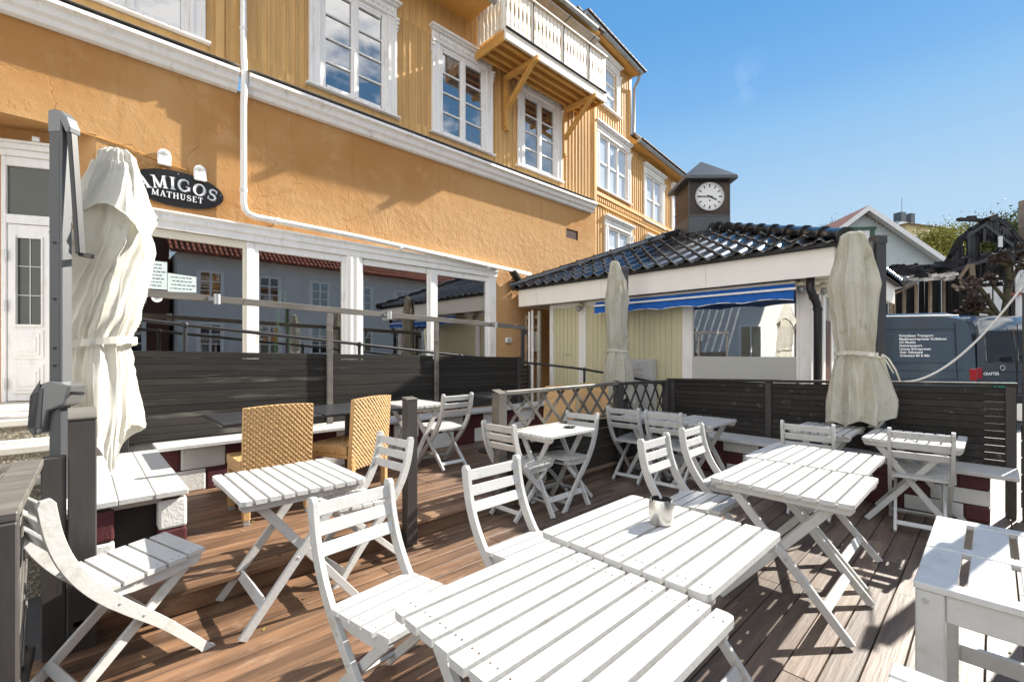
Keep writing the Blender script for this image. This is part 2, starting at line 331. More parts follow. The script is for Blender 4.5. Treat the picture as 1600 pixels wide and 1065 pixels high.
LAMPP=mat('pendant_enamel',(.10,.085,.13),.35,.1,4)
ROPE=mat('white_rope',(.72,.71,.68),.8,.08,30)
GUTG=mat('zinc_gutter',(.38,.38,.36),.45,.2,4,metal=.5)
DKTOP=mat('dark_table_top',(.030,.032,.036),.30,.3,8,spec=.6)
YELL=mat('yellow_plastic',(.75,.62,.02),.5,.03,3)
LGREY=mat('light_grey_enamel',(.50,.50,.49),.5,.06,3)
HILLM=mat('hill_ground',(.055,.06,.022),.95,.4,.3,col2=(.10,.08,.04),c2s=.2,bump=1,bs=1,bd=.5,world=True)
# ================================================================== SETTING
b=MB(); b.quad((-300,-300,GND),(300,-300,GND),(300,300,GND),(-300,300,GND))
struct(b.build('ground',ASPH))
b=MB(); b.box(6.1,14,-30,6.9,GND+.001,GND+.006); struct(b.build('pavement',PAVE))
# deck boards run along X
def boards(x0,x1,y0,y1,z,wd=.142,gap=.006,joints=(1.37,3.9)):
    b=MB(); y=y0; k=0
    while y<y1-.02:
        ye=min(y+wd,y1); cuts=[x0]; xx=x0+random.choice((.9,1.7,2.55,3.4))
        while xx<x1-.6: cuts.append(xx); xx+=random.choice((2.1,2.6,3.4))
        cuts.append(x1)
        for a,c in zip(cuts,cuts[1:]):
            dz=random.uniform(-.0015,.0015)
            b.box(a+.0015,c-.0015,y,ye-gap,z-.028+dz,z+dz)
        y+=wd; k+=1
    return b
lo=boards(-.22,6.05,-2.4,3.10,DECK,wd=.128); lo.box(-.22,6.05,-2.4,3.06,DECK-.12,DECK-.05)
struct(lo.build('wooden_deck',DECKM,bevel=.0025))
up=boards(-.02,6.05,3.045,5.5,UP,wd=.128); up.box(-.02,6.05,3.12,5.5,UP-.14,UP-.05)
for a,c in ((-.02,2.4),(2.403,6.05)): up.box(a,c,3.092,3.114,DECK+.002,UP-.031)
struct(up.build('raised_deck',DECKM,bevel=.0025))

b=MB(); rnd=random.Random(4)
for q in range(520):
    x,y=rnd.uniform(.0,5.3),rnd.uniform(-.6,4.9); z=(UP if y>3.06 else DECK)+.003; s_=rnd.choice((.003,.004,.005,.009,.014)); a=rnd.uniform(0,6.28); u=Vector((math.cos(a),math.sin(a),rnd.uniform(-.2,.3)))*s_; v=Vector((-math.sin(a),math.cos(a),rnd.uniform(-.2,.3)))*s_*.5
    c=Vector((x,y,z+s_*.25)); b.add([c-u,c+v,c+u,c-v],[(0,1,2,3)],rnd.choice((0,0,1,2)))
o=tag(b.build('leaf_litter',[LEAFY,BARK,TWIG]),'tiny dry leaves and crumbs scattered over the deck boards','litter'); o['kind']='stuff'

# ================================================================== FOLDING CHAIR
def catmull(P,n=5):
    out=[]; Q=[P[0]]+P+[P[-1]]
    for i in range(1,len(Q)-2):
        p0,p1,p2,p3=[Vector(q) for q in Q[i-1:i+3]]
        for k in range(n):
            t=k/n; out.append(tuple(.5*((2*p1)+(-p0+p2)*t+(2*p0-5*p1+4*p2-p3)*t*t+(-p0+3*p1-3*p2+p3)*t**3)))
    out.append(tuple(P[-1])); return out
POST=catmull([(-.272,.845),(-.248,.70),(-.205,.575),(-.132,.455),(-.025,.335),(.105,.205),(.278,.0)],5)
def offs(path,w):
    L=[];Rr=[]
    for i,p in enumerate(path):
        a=Vector(path[max(i-1,0)]);c=Vector(path[min(i+1,len(path)-1)]); d=(c-a).normalized(); n=Vector((-d.y,d.x))
        ww=w(i/(len(path)-1)) if callable(w) else w
        L.append(tuple(Vector(p)+n*ww/2)); Rr.append(tuple(Vector(p)-n*ww/2))
    return L,Rr
def post_x(z):
    for a,c in zip(POST,POST[1:]):
        if c[1]<=z<=a[1]: return a[0]+(c[0]-a[0])*(a[1]-z)/(a[1]-c[1])
    return -.29
CW=.185
def make_chair(label,loc,rz,group):
    t=thing('folding_chair',label,'chair',loc,rz,group)
    wf=lambda s: .030 if s<.001 else (.046 if s<.03 else (.052 if s<.62 else .050-.012*(s-.62)/.38))
    L,Rr=offs(POST,wf)
    L[-1]=(L[-1][0]+.02,0.0);Rr[-1]=(Rr[-1][0]-.015,0.0)
    for s in (-1,1):
        b=MB(); b.strip(L,Rr,lambda a,c,q:(a,q,c),s*CW-.012,s*CW+.012)
        for x,z in ((.026,.283),(-.055,.37)): b.tube([(x,s*(CW+.0118),z),(x,s*(CW+.0145),z)],.006,8,1)
        b.build('curved_post',[W_FURN,GALV],t,True,bevel=.0028)
        b=MB(); b.bar((-.222,s*.150,0.012),(.205,s*.150,.415),.040,.022,(0,1,0)); 
        b.v=[(x,y,max(z,0)) for x,y,z in b.v]
        # bar 'up' along y: w is in-plane, keep it flat
        b.build('leg',W_FURN,t,True,bevel=.003)
    b=MB()
    for z in (.792,.712,.632):
        x=post_x(z); x2=post_x(z-.03); x1=post_x(z+.03); d=Vector((x1-x2,0,.06)).normalized()
        b.obox((x+.004,0,z),(0,CW-.011,0),d*.0275,d.cross(Vector((0,1,0)))*.008)
    b.build('backrest',W_FURN,t,True,bevel=.003)
    b=MB()
    tl=lambda x:.438+(x+.12)*.07
    for k in range(5):
        x=-.088+k*.080
        b.obox((x,0,tl(x)),(.0345,0,.0024),(0,.196-(.012 if k==4 else 0),0),(0,0,.010))
    for k in range(5):
        for s in (-1,1):
            for q in (-.014,.014): x=-.088+k*.080+q; b.lathe((x,s*.168,tl(x)+.0095),[(.0035,0),(.0035,.0012),(.001,.0016)],6,1)
    b.build('seat',[W_FURN,NAIL],t,True,bevel=.0016)
    b=MB()
    pr=[(-.14,.424),(.25,.452),(.262,.44),(.24,.412),(.12,.392),(0,.388),(-.12,.40)]
    for s in (-1,1): b.prism(pr,lambda a,c,q:(a,q,c),s*.168-.010,s*.168+.010)
    b.bar((.19,-.158,.408),(.19,.158,.408),.03,.018)
    b.build('seat_rail',W_FURN,t,True,bevel=.002)
    for (x,z,hw) in ((-.172,.075,.139),(.225,.07,.173)):
        b=MB(); dd=Vector((.72,0,.69)) if x<0 else Vector((-.68,0,.73)); b.obox((x,0,z),(0,hw,0),dd*.019,dd.cross(Vector((0,1,0)))*.008)
        b.build('stretcher',W_FURN,t,True,bevel=.002)
    return t
# facing along local +x ; location = floor point under the middle of the chair
CH=[ # x, y, rz, floor, label
 (.125,2.75,17,DECK,'white folding chair by the left lattice screen, seen from the side'),
 (.92,1.70,-84,DECK,'white folding chair nearest the camera, tucked to the near slatted table'),
 (1.68,1.66,-90,DECK,'white folding chair standing with its back beyond the two foreground tables'),
 (3.02,1.42,-89,DECK,'white folding chair directly behind the steel ashtray'),
 (3.68,1.45,-88,DECK,'white folding chair half under the long double table, right of the ashtray'),
 (1.42,3.00,186,DECK,'white folding chair between the slatted table at left and the stair post'),
 (2.88,2.93,2,DECK,'white folding chair left of the table that holds the small dark dish'),
 (3.46,2.88,184,DECK,'white folding chair behind the table that holds the small dark dish'),
 (4.60,2.82,4,DECK,'shaded white folding chair in the corner under the dark lattice panel'),
 (4.58,2.33,3,DECK,'shaded white folding chair second from the corner at the shaded tables'),
 (3.02,4.30,88,UP,'white folding chair up on the raised deck before the brick bench'),
 (4.79,1.13,6,DECK,'white folding chair seen from behind, left of the pair facing the right fence'),
 (4.98,.42,6,DECK,'white folding chair seen from behind at the far right, nearest the fence end'),
]
gch='white folding chairs on the terrace'
c0=None
for x,y,rz,z,lab in CH:
    if c0 is None: c0=make_chair(lab,(x,y,z),R(rz),gch); c0.scale=(1.05,1.05,1.05)
    else: dup(c0,(x,y,z),R(rz),lab,gch).scale=(1,1,1)

# ================================================================== FOLDING TABLE (slats along local y)
def make_table(label,loc,rz,w,l,n,group):
    t=thing('folding_table',label,'table',loc,rz,group); H=.72
    b=MB(); p=w/n
    for k in range(n):
        x=-w/2+p*(k+.5)
        e=.004*random.uniform(-1,1)
        if k in (0,n-1):
            sgn=-1 if k==0 else 1; r=.022; hw=p/2-.0075
            xo=x+sgn*hw; xi=x-sgn*hw
            poly=[(xi,-l/2),(xo-sgn*r,-l/2),(xo-sgn*r*.3,-l/2+r*.3),(xo,-l/2+r),(xo,l/2-r),(xo-sgn*r*.3,l/2-r*.3),(xo-sgn*r,l/2),(xi,l/2)]
            b.prism(poly,lambda a,c,q:(a,c,q),H-.024,H)
        else: b.box(x-p/2+.0075,x+p/2-.0075,-l/2+e,l/2+e,H-.024,H+.001*random.uniform(-1,1))
    for k in range(n):
        for s_ in (-1,1):
            for q in (-.013,.013):
                x=-w/2+p*(k+.5)+q; b.lathe((x,s_*(l/2-.055+.004*math.sin(k*7)),H+.0004),[(.0032,0),(.0032,.0010),(.001,.0014)],6,1)
    b.build('tabletop',[W_FURN,NAIL],t,True,bevel=.0022)
    yr=l/2-.055
    prof=[(-w/2+.012,H-.025),(w/2-.012,H-.025),(w/2-.012,H-.045),(w/2-.03,H-.068),(-w/2+.03,H-.068),(-w/2+.012,H-.045)]
    for s in (-1,1):
        b=MB(); b.prism(prof,lambda a,c,q:(a,q,c),s*yr-.011,s*yr+.011); b.build('apron_rail',W_FURN,t,True,bevel=.003)
    xf=w/2-.03
    for (sg,yy) in ((1,yr-.024),(-1,yr-.048)):
        for s in (-1,1):
            b=MB(); b.bar((-sg*xf,s*yy,.006),(sg*(xf-.07),s*yy,H-.045),.046,.022,(0,1,0)); b.v=[(x,y,max(z,0)) for x,y,z in b.v]
            if sg==1: b.tube([(-.035,s*(yy+.0108),.345),(-.035,s*(yy+.0135),.345)],.007,8,1)
            b.build('leg',[W_FURN,GALV],t,True,bevel=.003)
        fx=-sg*xf+sg*(2*xf-.07)*.2; fz=.2*(H-.045)
        d=Vector((sg*(2*xf-.07),0,H-.05)).normalized()
        b=MB(); b.obox((fx,0,fz),(0,yy-.012,0),d*.024,d.cross(Vector((0,1,0)))*.009); b.build('stretcher',W_FURN,t,True,bevel=.002)
    fx=(xf-.10); d=Vector((-1,0,.9)).normalized()
    b=MB(); b.bar((fx-.04,-yr+.06,H-.085),(fx-.04,yr-.06,H-.085),.02,.034); b.build('cross_bar',W_FURN,t,True,bevel=.002)
    return t
gt='white slatted folding tables'
T90=R(90)
make_table('white slatted folding table in the foreground nearest the camera',(.996,.845,DECK-.008),T90,.715,.68,10,gt)
tB=make_table('white slatted folding table with the steel ashtray on it',(1.712,.93,DECK),T90,.70,.69,9,gt)
dup(tB,(3.01,.80,DECK),T90,'front table of the long double table right of the ashtray',gt)
dup(tB,(3.715,.86,DECK+.004),T90,'rear table of the long double table right of the ashtray',gt)
make_table('white slatted folding table at left in front of the rattan chairs',(.893,2.835,DECK),0,.66,.67,10,gt)
tS=make_table('white folding table with the small dark dish beside the lattice screen',(3.24,2.85,DECK),T90,.50,.66,8,gt)
dup(tS,(2.76,4.52,UP),0,'white folding table up on the raised deck against the brick bench',gt)
dup(tS,(4.82,2.145,DECK),T90,'shaded white folding table with its end facing the right fence bench',gt)
dup(tS,(4.82,2.70,DECK),T90,'shaded white folding table in the corner below the dark lattice',gt)
dup(tS,(5.20,1.10,DECK),T90,'white folding table below the hanging canvas of the right parasol',gt)
make_table('white folding table before the right bench at the fence end',(5.20,.47,DECK),T90,.64,.70,9,gt)

# ================================================================== FRAMED BENCH TABLES at right front
def frame_table(label,x0,x1,y0,y1,ztop,group=None):
    H=ztop-DECK; t=thing('framed_bench_table',label,'bench table',((x0+x1)/2,(y0+y1)/2,DECK),0,group)
    b=MB(); fw=.062
    for (a,c) in ((x0,x0+fw),((x0+x1)/2-.03,(x0+x1)/2+.03),(x1-fw,x1)):
        b.box(a,c,y0,y1,ztop-.022,ztop)
    y=y1
    k=0
    while y-.1>y0:
        for a,c in ((x0+fw+.003,(x0+x1)/2-.033),((x0+x1)/2+.033,x1-fw-.003)):
            b.box(a,c,y-.098,y,ztop-.021,ztop-.002)
        y-=.098+.022
    b.build('tabletop',W_FURN,t,bevel=.003)
    b=MB(); m=.012
    for y in (y0+m,y1-m-.024): b.box(x0+.075,x1-.075,y,y+.024,ztop-.108,ztop-.023)
    for x in (x0+m,x1-m-.024): b.box(x,x+.024,y0+.075,y1-.075,ztop-.108,ztop-.023)
    b.build('apron_rail',W_FURN,t,bevel=.003)
    for x in (x0+.004,x1-.074):
        for y in (y0+.004,y1-.074):
            b=MB(); b.box(x,x+.07,y,y+.07,DECK,ztop-.023); b.build('leg',W_FURN,t,bevel=.004)
    for (a,c) in ((x0+.02,x0+.045),(x1-.045,x1-.02)):
        b=MB(); b.box(a,c,y0+.075,y1-.075,DECK+.13,DECK+.20); b.build('stretcher',W_FURN,t,bevel=.003)
    b=MB()
    b.tube([(x0-.001,y1-.028,ztop-.055),(x0+.004,y1-.028,ztop-.055)],.008,10); b.build('bolt',GALV,t)
    return t
frame_table('white framed bench table with thick square legs at the lower right',1.935,2.78,-.62,.178,-.73)
frame_table('white bench corner cut off by the bottom edge of the photo',.62,1.395,-.60,.165,-.73)

# ================================================================== ASHTRAYS
t=thing('steel_ashtray','brushed steel barrel ashtray standing on a white slatted table','ashtray',(1.80,.975,DECK+.721))
b=MB(); n=40; c=(1.80,.975,DECK+.721)
prof=[(a*1.12,c*1.12) for a,c in [(.036,0),(.041,.004),(.045,.03),(.0465,.055),(.044,.08),(.040,.094),(.037,.094),(.036,.06),(.034,.058)]]
base=len(b.v)
for (r,z) in prof:
    for k in range(n):
        th=2*PI*k/n; zz=z
        if z>.1 and k%13 in (3,4): zz=.09
        b.v.append((c[0]+r*math.cos(th),c[1]+r*math.sin(th),c[2]+zz))
for i in range(len(prof)-1):
    for k in range(n):
        b.f.append((base+i*n+k,base+i*n+(k+1)%n,base+(i+1)*n+(k+1)%n,base+(i+1)*n+k)); b.m.append(0 if i<6 else 1)
b.f.append(tuple(base+k for k in range(n))); b.m.append(0)
e=base+(len(prof)-1)*n; b.f.append(tuple(e+k for k in range(n))); b.m.append(1)
b.build('body',[STEEL,BLACKM],t,smooth=40)
t=thing('small_dish','small dark oval dish lying on the table beside the lattice screen','dish',(3.42,2.80,DECK+.722))
b=MB(); b.lathe((3.42,2.80,DECK+.722),[(.02,0),(.05,.002),(.058,.012),(.054,.012),(.045,.005),(.01,.006)],20); b.build('bowl',DKTOP,t,smooth=40)
b=MB(); b.bar((3.41,2.78,DECK+.731),(3.45,2.83,DECK+.742),.008,.006); b.build('stub',GALV,t)

# ================================================================== RATTAN CHAIRS and DARK TABLES
def make_rattan(label,loc,rz,group):
    t=thing('rattan_chair',label,'chair',loc,rz,group)   # faces local +y
    def woven(name,fn,nu,nv,U,V,back=True):
        b=MB(); 
        for side in (1,-1):
            base=len(b.v)
            for j in range(nv+1):
                for i in range(nu+1):
                    u=U*i/nu; v=V*j/nv
                    h=(.0038+.0042*((math.sin(int(u/.019)*12.9898+int(v/.0195)*78.233)*43758.5453)%1))*math.sin(u*PI/.019+ (PI if int(v/.0195)%2 else 0))*abs(math.sin(v*PI/.0195))
                    if i in (0,nu) or j in (0,nv): h=0
                    b.v.append(fn(i/nu,j/nv,side,h))
            for j in range(nv):
                for i in range(nu):
                    q=[base+j*(nu+1)+i,base+j*(nu+1)+i+1,base+(j+1)*(nu+1)+i+1,base+(j+1)*(nu+1)+i]
                    b.f.append(tuple(q)); b.m.append(0)
        # edge skirt
        N=(nu+1)*(nv+1); ring=[i for i in range(nu+1)]+[(j+1)*(nu+1)-1 for j in range(1,nv+1)]+[nv*(nu+1)+i for i in range(nu-1,-1,-1)]+[j*(nu+1) for j in range(nv-1,0,-1)]
        s0=len(b.v)-2*N
        for a,c in zip(ring,ring[1:]+ring[:1]): b.f.append((s0+a,s0+c,s0+N+c,s0+N+a)); b.m.append(0)
        return b.build(name,RATT,t,True,smooth=50)
    W=.50
    def bf(u,v,sd,h):
        z=.26+v*.62+.012*math.sin(u*PI)*v; y=-.21-.045*v-.020*math.sin(u*PI)*v+ -sd*(.022+h)*1.0
        return ((u-.5)*W,y,z)
    woven('backrest',bf,104,104,W,.62)
    def sf(u,v,sd,h): return ((u-.5)*W,-.18+v*.44,.43+sd*(.035+h))
    woven('seat',sf,84,70,W,.44)
    b=MB(); b.box(-W/2+.003,W/2-.003,-.178,.257,.352,.396); b.build('seat_frame',RATT,t,True,bevel=.01)
    for x in (-1,1):
        for y in (-.215,.235):
            b=MB(); b.box(x*(W/2-.028)-.025,x*(W/2-.028)+.025,y-.025,y+.025,.035,.40); b.build('leg',RATT,t,True,bevel=.006)
            b=MB(); b.box(x*(W/2-.028)-.022,x*(W/2-.028)+.022,y-.022,y+.022,0,.035); b.build('leg_foot',GALV,t,True,bevel=.003)
    return t
gr='woven rattan chairs on the raised deck'
r0=make_rattan('tan woven rattan chair at left, its back square to the camera',(1.135,4.07,UP),0,gr)
dup(r0,(1.86,4.17,UP),R(24),'tan woven rattan chair turned left beside the black stair post',gr)
q=dup(r0,(4.68,4.0,UP+.05),R(-60),'tan woven rattan chair tipped forward behind the lattice, the left one of that pair',gr); q.rotation_euler=(R(-22),0,R(-60)); q.scale=(.85,.85,.85)
q=dup(r0,(5.42,4.0,UP+.05),R(-60),'tan woven rattan chair tipped forward behind the lattice, nearer the kiosk parasol',gr); q.rotation_euler=(R(-22),0,R(-60)); q.scale=(.85,.85,.85)
def dark_table(label,x,y,group,w=.76,l=.72):
    t=thing('pedestal_table',label,'table',(x,y,UP),0,group)
    b=MB(); b.box(x-w/2,x+w/2,y-l/2,y+l/2,UP+.715,UP+.748); b.build('tabletop',DKTOP,t,bevel=.012,seg=2)
    b=MB(); b.tube([(x,y,UP+.03),(x,y,UP+.714)],.038,16); b.build('column',BLACKM,t,smooth=40)
    b=MB(); b.lathe((x,y,UP),[(.22,0),(.22,.012),(.05,.03),(.04,.03)],28); b.build('base_plate',BLACKM,t,smooth=30)
    return t
gd='dark pedestal tables by the brick bench'
dark_table('dark pedestal table behind the left rattan chair',1.18,4.43,gd)
dark_table('dark pedestal table behind the turned rattan chair',1.96,4.43,gd)
dark_table('dark pedestal table seen through the lattice',3.98,4.52,gd,.70,.6)

# ================================================================== BRICK BENCHES
def blockwall(b,p0,p1,z0,z1,th=.12,bl=.36,bh=.172,phase=0):
    # b: MB with material slots 0 white,1 maroon,2 mortar ; wall face runs p0->p1, thickness to the left
    p0=Vector((*p0,0));p1=Vector((*p1,0)); d=(p1-p0); L=d.length; d.normalize(); n=Vector((-d.y,d.x,0)); 
    cc=(p0+p1)/2+n*(th/2+.006); b.obox((cc.x,cc.y,(z0+z1)/2),d*(L/2-.008),n*(th/2),Vector((0,0,(z1-z0)/2)),2)
    rows=max(1,round((z1-z0)/bh)); rh=(z1-z0)/rows
    for r in range(rows):
        s=-bl*(.5 if r%2 else 0)-.02*r; k=r+phase
        while s<L:
            e=s+bl; a=max(s,0); c=min(e,L)
            if c-a>.05:
                m=p0+d*((a+c)/2)+n*(th/2-.004); 
                b.obox((m.x,m.y,z0+rh*(r+.5)),d*((c-a)/2-.003),n*(th/2),Vector((0,0,rh/2-.003)),(k%2))
            s=e; k+=1
def bench(name,label,loc):
    return thing(name,label,'bench',loc)
t=bench('block_bench','long white topped bench on maroon and white blocks below the back fence',(3,5.2,UP))
b=MB(); blockwall(b,(.52,5.12),(6.0,5.12),UP,-.89,.25); b.build('block_base',[BR_W,BR_M,MORT],t,bevel=.014,seg=2)
b=MB(); 
for (a,c) in ((.50,2.35),(2.353,4.2),(4.203,6.0)):
    for y0 in (5.04,5.215): b.box(a,c,y0,y0+.172,-.885,-.85)
b.build('seat_board',W_FURN,t,bevel=.004)
t=bench('block_bench','short white plank bench on block piers beside the left parasol',(.25,4.3,UP))
b=MB()
for (a,c) in ((.0,.155),(.355,.50)):
    d=.9
    rows=[(UP-.16+k*.184,UP-.16+(k+1)*.184) for k in range(3)]
    for k,(z0,z1) in enumerate(rows):
        z1=min(z1,-.90); b.box(a+.001,c-.001,3.49,3.49+.12,z0+.003,z1-.003,(1 if k==1 else 0) if a>.1 else (0 if k==1 else 1))
    b.box(a+.012,c-.012,3.5,3.6,UP-.15,-.905,2)
b2=MB(); blockwall(b,(.49,3.62),(.49,5.1),UP,-.89,.12,phase=1)
b.build('block_base',[BR_W,BR_M,MORT],t,bevel=.014,seg=2)
b=MB()
xs=[-.14,.0,.168,.336,.502]
for a,c in zip(xs,xs[1:]): b.box(a+.0015,c-.0015,3.45+random.uniform(0,.006),5.03,-.885,-.85)
b.box(-.12,.49,3.52,3.56,-.925,-.886)
b.build('seat_board',W_FURN,t,bevel=.004)
b=MB(); b.box(-.1,.47,3.64,3.66,UP,-.89); b.build('dark_back',BLACKM,t)
t=bench('block_bench','white slatted bench on maroon and white blocks along the right fence',(5.6,1.5,DECK))
b=MB(); blockwall(b,(5.56,2.98),(5.56,.02),DECK,-1.04,.24,.40,.14,0); b.build('block_base',[BR_W,BR_M,MORT],t,bevel=.014,seg=2)
b=MB()
for k in range(4): b.box(5.40+k*.108,5.40+k*.108+.102,-.14,3.02,-1.035,-1.0)
b.build('seat_board',W_FURN,t,bevel=.004)

# ================================================================== SLAT FENCES
def slatpanel(parent,p0,p1,z0a,z1a,z0b,z1b,n,th=.02,gap=.006,mat_=BLACKW,nm='slat_panel'):
    b=MB(); p0=Vector((*p0,0));p1=Vector((*p1,0))
    for k in range(n):
        f0,f1=k/n,(k+1)/n
        za0=z0a+(z1a-z0a)*f0; za1=z0a+(z1a-z0a)*f1-gap; zb0=z0b+(z1b-z0b)*f0; zb1=z0b+(z1b-z0b)*f1-gap
        jit=random.uniform(-.002,.002)
        d=(p1-p0).normalized(); nrm=Vector((-d.y,d.x,0))*(th/2); off=nrm*(jit*60)
        vs=[]
        for (p,zl,zh) in ((p0,za0,za1),(p1,zb0,zb1)):
            for sg in (-1,1):
                for z in (zl,zh): q=p+nrm*sg+off; vs.append((q.x,q.y,z))
        b.add(vs,[(0,1,3,2),(4,6,7,5),(0,4,5,1),(2,3,7,6),(1,5,7,3),(0,2,6,4)])
    return b.build(nm,mat_,parent,bevel=.002)
t=thing('slat_fence','tall black slat fence with an open rail above it, below the shop windows','fence',(3,5.43,UP))
zf=lambda x: .012-.0205*(x-.3)
zb=-.84
px=[.30,2.155,3.655,5.30]
b=MB(); b.box(.30,5.30,5.449,5.453,zb,-.11); b.build('gap_blackout_sheet',BLACKM,t)  # unseen black sheet added to stop light leaking between the slats
for a,c in zip(px,px[1:]): slatpanel(t,(a+.035,5.435),(c-.035,5.435),zb,zf(a),zb,zf(c),13,.022,.003)
for x in (.30,5.30):
    b=MB(); b.box(x-.035,x+.035,5.40,5.47,UP,zf(x)+.004); b.build('post',BLACKV,t,bevel=.004)
zr=lambda x: .545-.0285*(x-.3)
for x in (.30,2.155,3.655,5.36):
    b=MB(); b.box(x-.033,x+.033,5.378,5.412,UP if x>1 and x<5 else zf(x)-.15,zr(x)-.035); b.build('rail_post',GREYW if x<5 else BLACKV,t,bevel=.004)
b=MB()
for a,c in ((.12,1.25),(1.252,2.95),(2.952,5.44)): b.bar((a,5.395,zr(a)),(c,5.395,zr(c)),.036,.066)
b.build('top_rail',GREYW,t,bevel=.004)
b=MB(); b.box(5.36,5.47,5.38,5.41,zr(5.4)-.11,zr(5.4)-.04); b.build('rail_end',BLACKV,t,bevel=.004)
for x in (.98,2.88,4.72):
    b=MB(); b.tube([(x+.035,5.37,zr(x)-.05),(x+.035,5.37,zr(x)+.05)],.03,12); b.box(x-.04,x+.03,5.366,5.376,zr(x)-.02,zr(x)+.02); b.build('metal_clamp',GALV,t,smooth=40)
t=thing('slat_fence','small low black slat panel beside the kiosk wall','fence',(6.1,6.3,UP))
slatpanel(t,(5.62,6.1),(6.55,6.45),-1.0,-.27,-1.0,-.27,9,.022,.010)
for p in ((5.60,6.1),(6.58,6.46)):
    b=MB(); b.box(p[0]-.03,p[0]+.03,p[1]-.03,p[1]+.03,UP,-.26); b.build('post',BLACKV,t,bevel=.004)
t=thing('slat_fence','long black slat fence behind the right bench with posts and a cap rail','fence',(5.87,1.5,DECK))
ys=[3.03,1.82,-.10]; zt=lambda y:-.272-.030*(y+.1)
for a,c in zip(ys,ys[1:]): slatpanel(t,(5.885,a-.03),(5.885,c+.03),-1.02,zt(a)-.036,-1.02,zt(c)-.036,11,.020,.0045)
for y in ys:
    w=.05 if y>3 else .034
    b=MB(); b.box(5.85,5.92,y-w,y+w,DECK,zt(y)-.03); b.build('post',BLACKV,t,bevel=.004)
b=MB(); b.box(5.900,5.904,.06,3.0,-1.02,-.37); b.build('gap_blackout_sheet',BLACKM,t)  # unseen black sheet added to darken the gaps in this fence
b=MB(); b.bar((5.885,3.09,zt(3.09)-.014),(5.885,-.14,zt(-.14)-.014),.085,.028); b.build('cap_rail',BLACKW,t,bevel=.003)
slatpanel(t,(5.93,-.16),(5.93,-.42),-1.35,-.62,-1.35,-.62,5,.02,.01,nm='low_panel')

# tall dark post with rope at the right edge
t=thing('dark_post','tall slim dark post at the right end of the fence','post',(5.86,-.205,GND))
b=MB(); b.box(5.83,5.89,-.265,-.165,GND,.62); b.build('post_shaft',BLACKV,t,bevel=.005)
b=MB(); b.obox((5.84,-.18,.60),(.02,0,0),(0,.03,.02),(0,-.03,.09)); b.build('rope_cleat',GALV,t,bevel=.004)
pts=[]
for k in range(17):
    s=k/16; pts.append((5.80+.12*s,-.17+.78*s**1.0,.56-.86*(1-(1-s)**1.75)-.0*s))
b=MB(); b.tube(pts,.009,8); tag(b.build('rope',ROPE,smooth=True),'white slack rope hanging from the tall dark post to the fence','rope')

# ================================================================== LATTICE SCREENS
def clipseg(p,q,u0,u1,v0,v1):
    (x0,y0),(x1,y1)=p,q; dx,dy=x1-x0,y1-y0; t0,t1=0,1
    for pp,qq in ((-dx,x0-u0),(dx,u1-x0),(-dy,y0-v0),(dy,v1-y0)):
        if abs(pp)<1e-9:
            if qq<0: return None
        else:
            r=qq/pp
            if pp<0: t0=max(t0,r)
            else: t1=min(t1,r)
    return ((x0+t0*dx,y0+t0*dy),(x0+t1*dx,y0+t1*dy)) if t1-t0>.01 else None
def lattice(parent,fn,u0,u1,v0,v1,pitch,w=.028,slope=1.15,m=GREYW):
    b=MB()
    for sg,off in ((1,.006),(-1,-.006)):
        s=u0-3*(v1-v0)
        while s<u1+3*(v1-v0):
            p=(s,v0); q=(s+sg*(v1-v0)/slope*1.0,v1); c=clipseg(p,q,u0,u1,v0,v1)
            if c:
                P=Vector(fn(c[0][0],c[0][1],off));Q=Vector(fn(c[1][0],c[1][1],off))
                nrm=Vector(fn(0,0,1))-Vector(fn(0,0,0)); b.bar(P,Q,w,.010,nrm)
            s+=pitch
    return b.build('lattice',m,parent,bevel=.0015)
t=thing('lattice_screen','dark lattice screen with a pale worn cap rail beside the steps','screen',(3.7,3.06,DECK))
for x,w in ((2.765,.05),(4.66,.045)):
    b=MB(); b.box(x-w,x+w,3.03,3.03+2*w,DECK,-.375); 
    b.add([(x-w,3.03,-.375),(x+w,3.03,-.375),(x+w,3.03+2*w,-.345),(x-w,3.03+2*w,-.345)],[(0,1,2,3)]); b.build('post',GREYW if x<3 else BLACKV,t,bevel=.004)
b=MB(); b.bar((2.82,3.075,-.378),(4.615,3.075,-.378),.07,.036); b.build('cap_rail',GREYW,t,bevel=.004)
b=MB(); b.bar((2.82,3.075,-.735),(4.615,3.075,-.735),.05,.03); b.build('bottom_rail',GREYW,t,bevel=.004)
lattice(t,lambda u,v,o:(u,3.075+o,v),2.82,4.615,-.715,-.395,.25,.034,1.05)
slatpanel(t,(2.82,3.06),(4.62,3.06),DECK+.17,-.755,DECK+.17,-.755,5,.024,.008,BLACKW,'plank_panel')
t=thing('lattice_screen','short black lattice panel in the far corner in front of the kiosk','screen',(5.3,3.06,DECK))
b=MB(); b.box(5.765,5.82,3.03,3.09,DECK,-.39); b.build('post',BLACKV,t,bevel=.004)
b=MB(); b.bar((4.71,3.075,-.385),(5.76,3.075,-.405),.06,.036); b.build('cap_rail',BLACKV,t,bevel=.004)
b=MB(); b.bar((4.71,3.075,-.86),(5.76,3.075,-.87),.05,.03); b.build('bottom_rail',BLACKV,t,bevel=.004)
lattice(t,lambda u,v,o:(u,3.075+o,v),4.71,5.76,-.85,-.40,.24,.030,1.5,m=BLACKV)
slatpanel(t,(4.71,3.06),(5.76,3.06),DECK+.17,-.88,DECK+.17,-.88,4,.024,.008,BLACKW,'plank_panel')
t=thing('lattice_screen','black lattice screen at the left edge with a weathered cap rail','screen',(-.14,2.7,DECK))
b=MB(); b.box(-.27,-.145,2.225,2.32,DECK,-.565); b.build('post',BLACKV,t,bevel=.005)
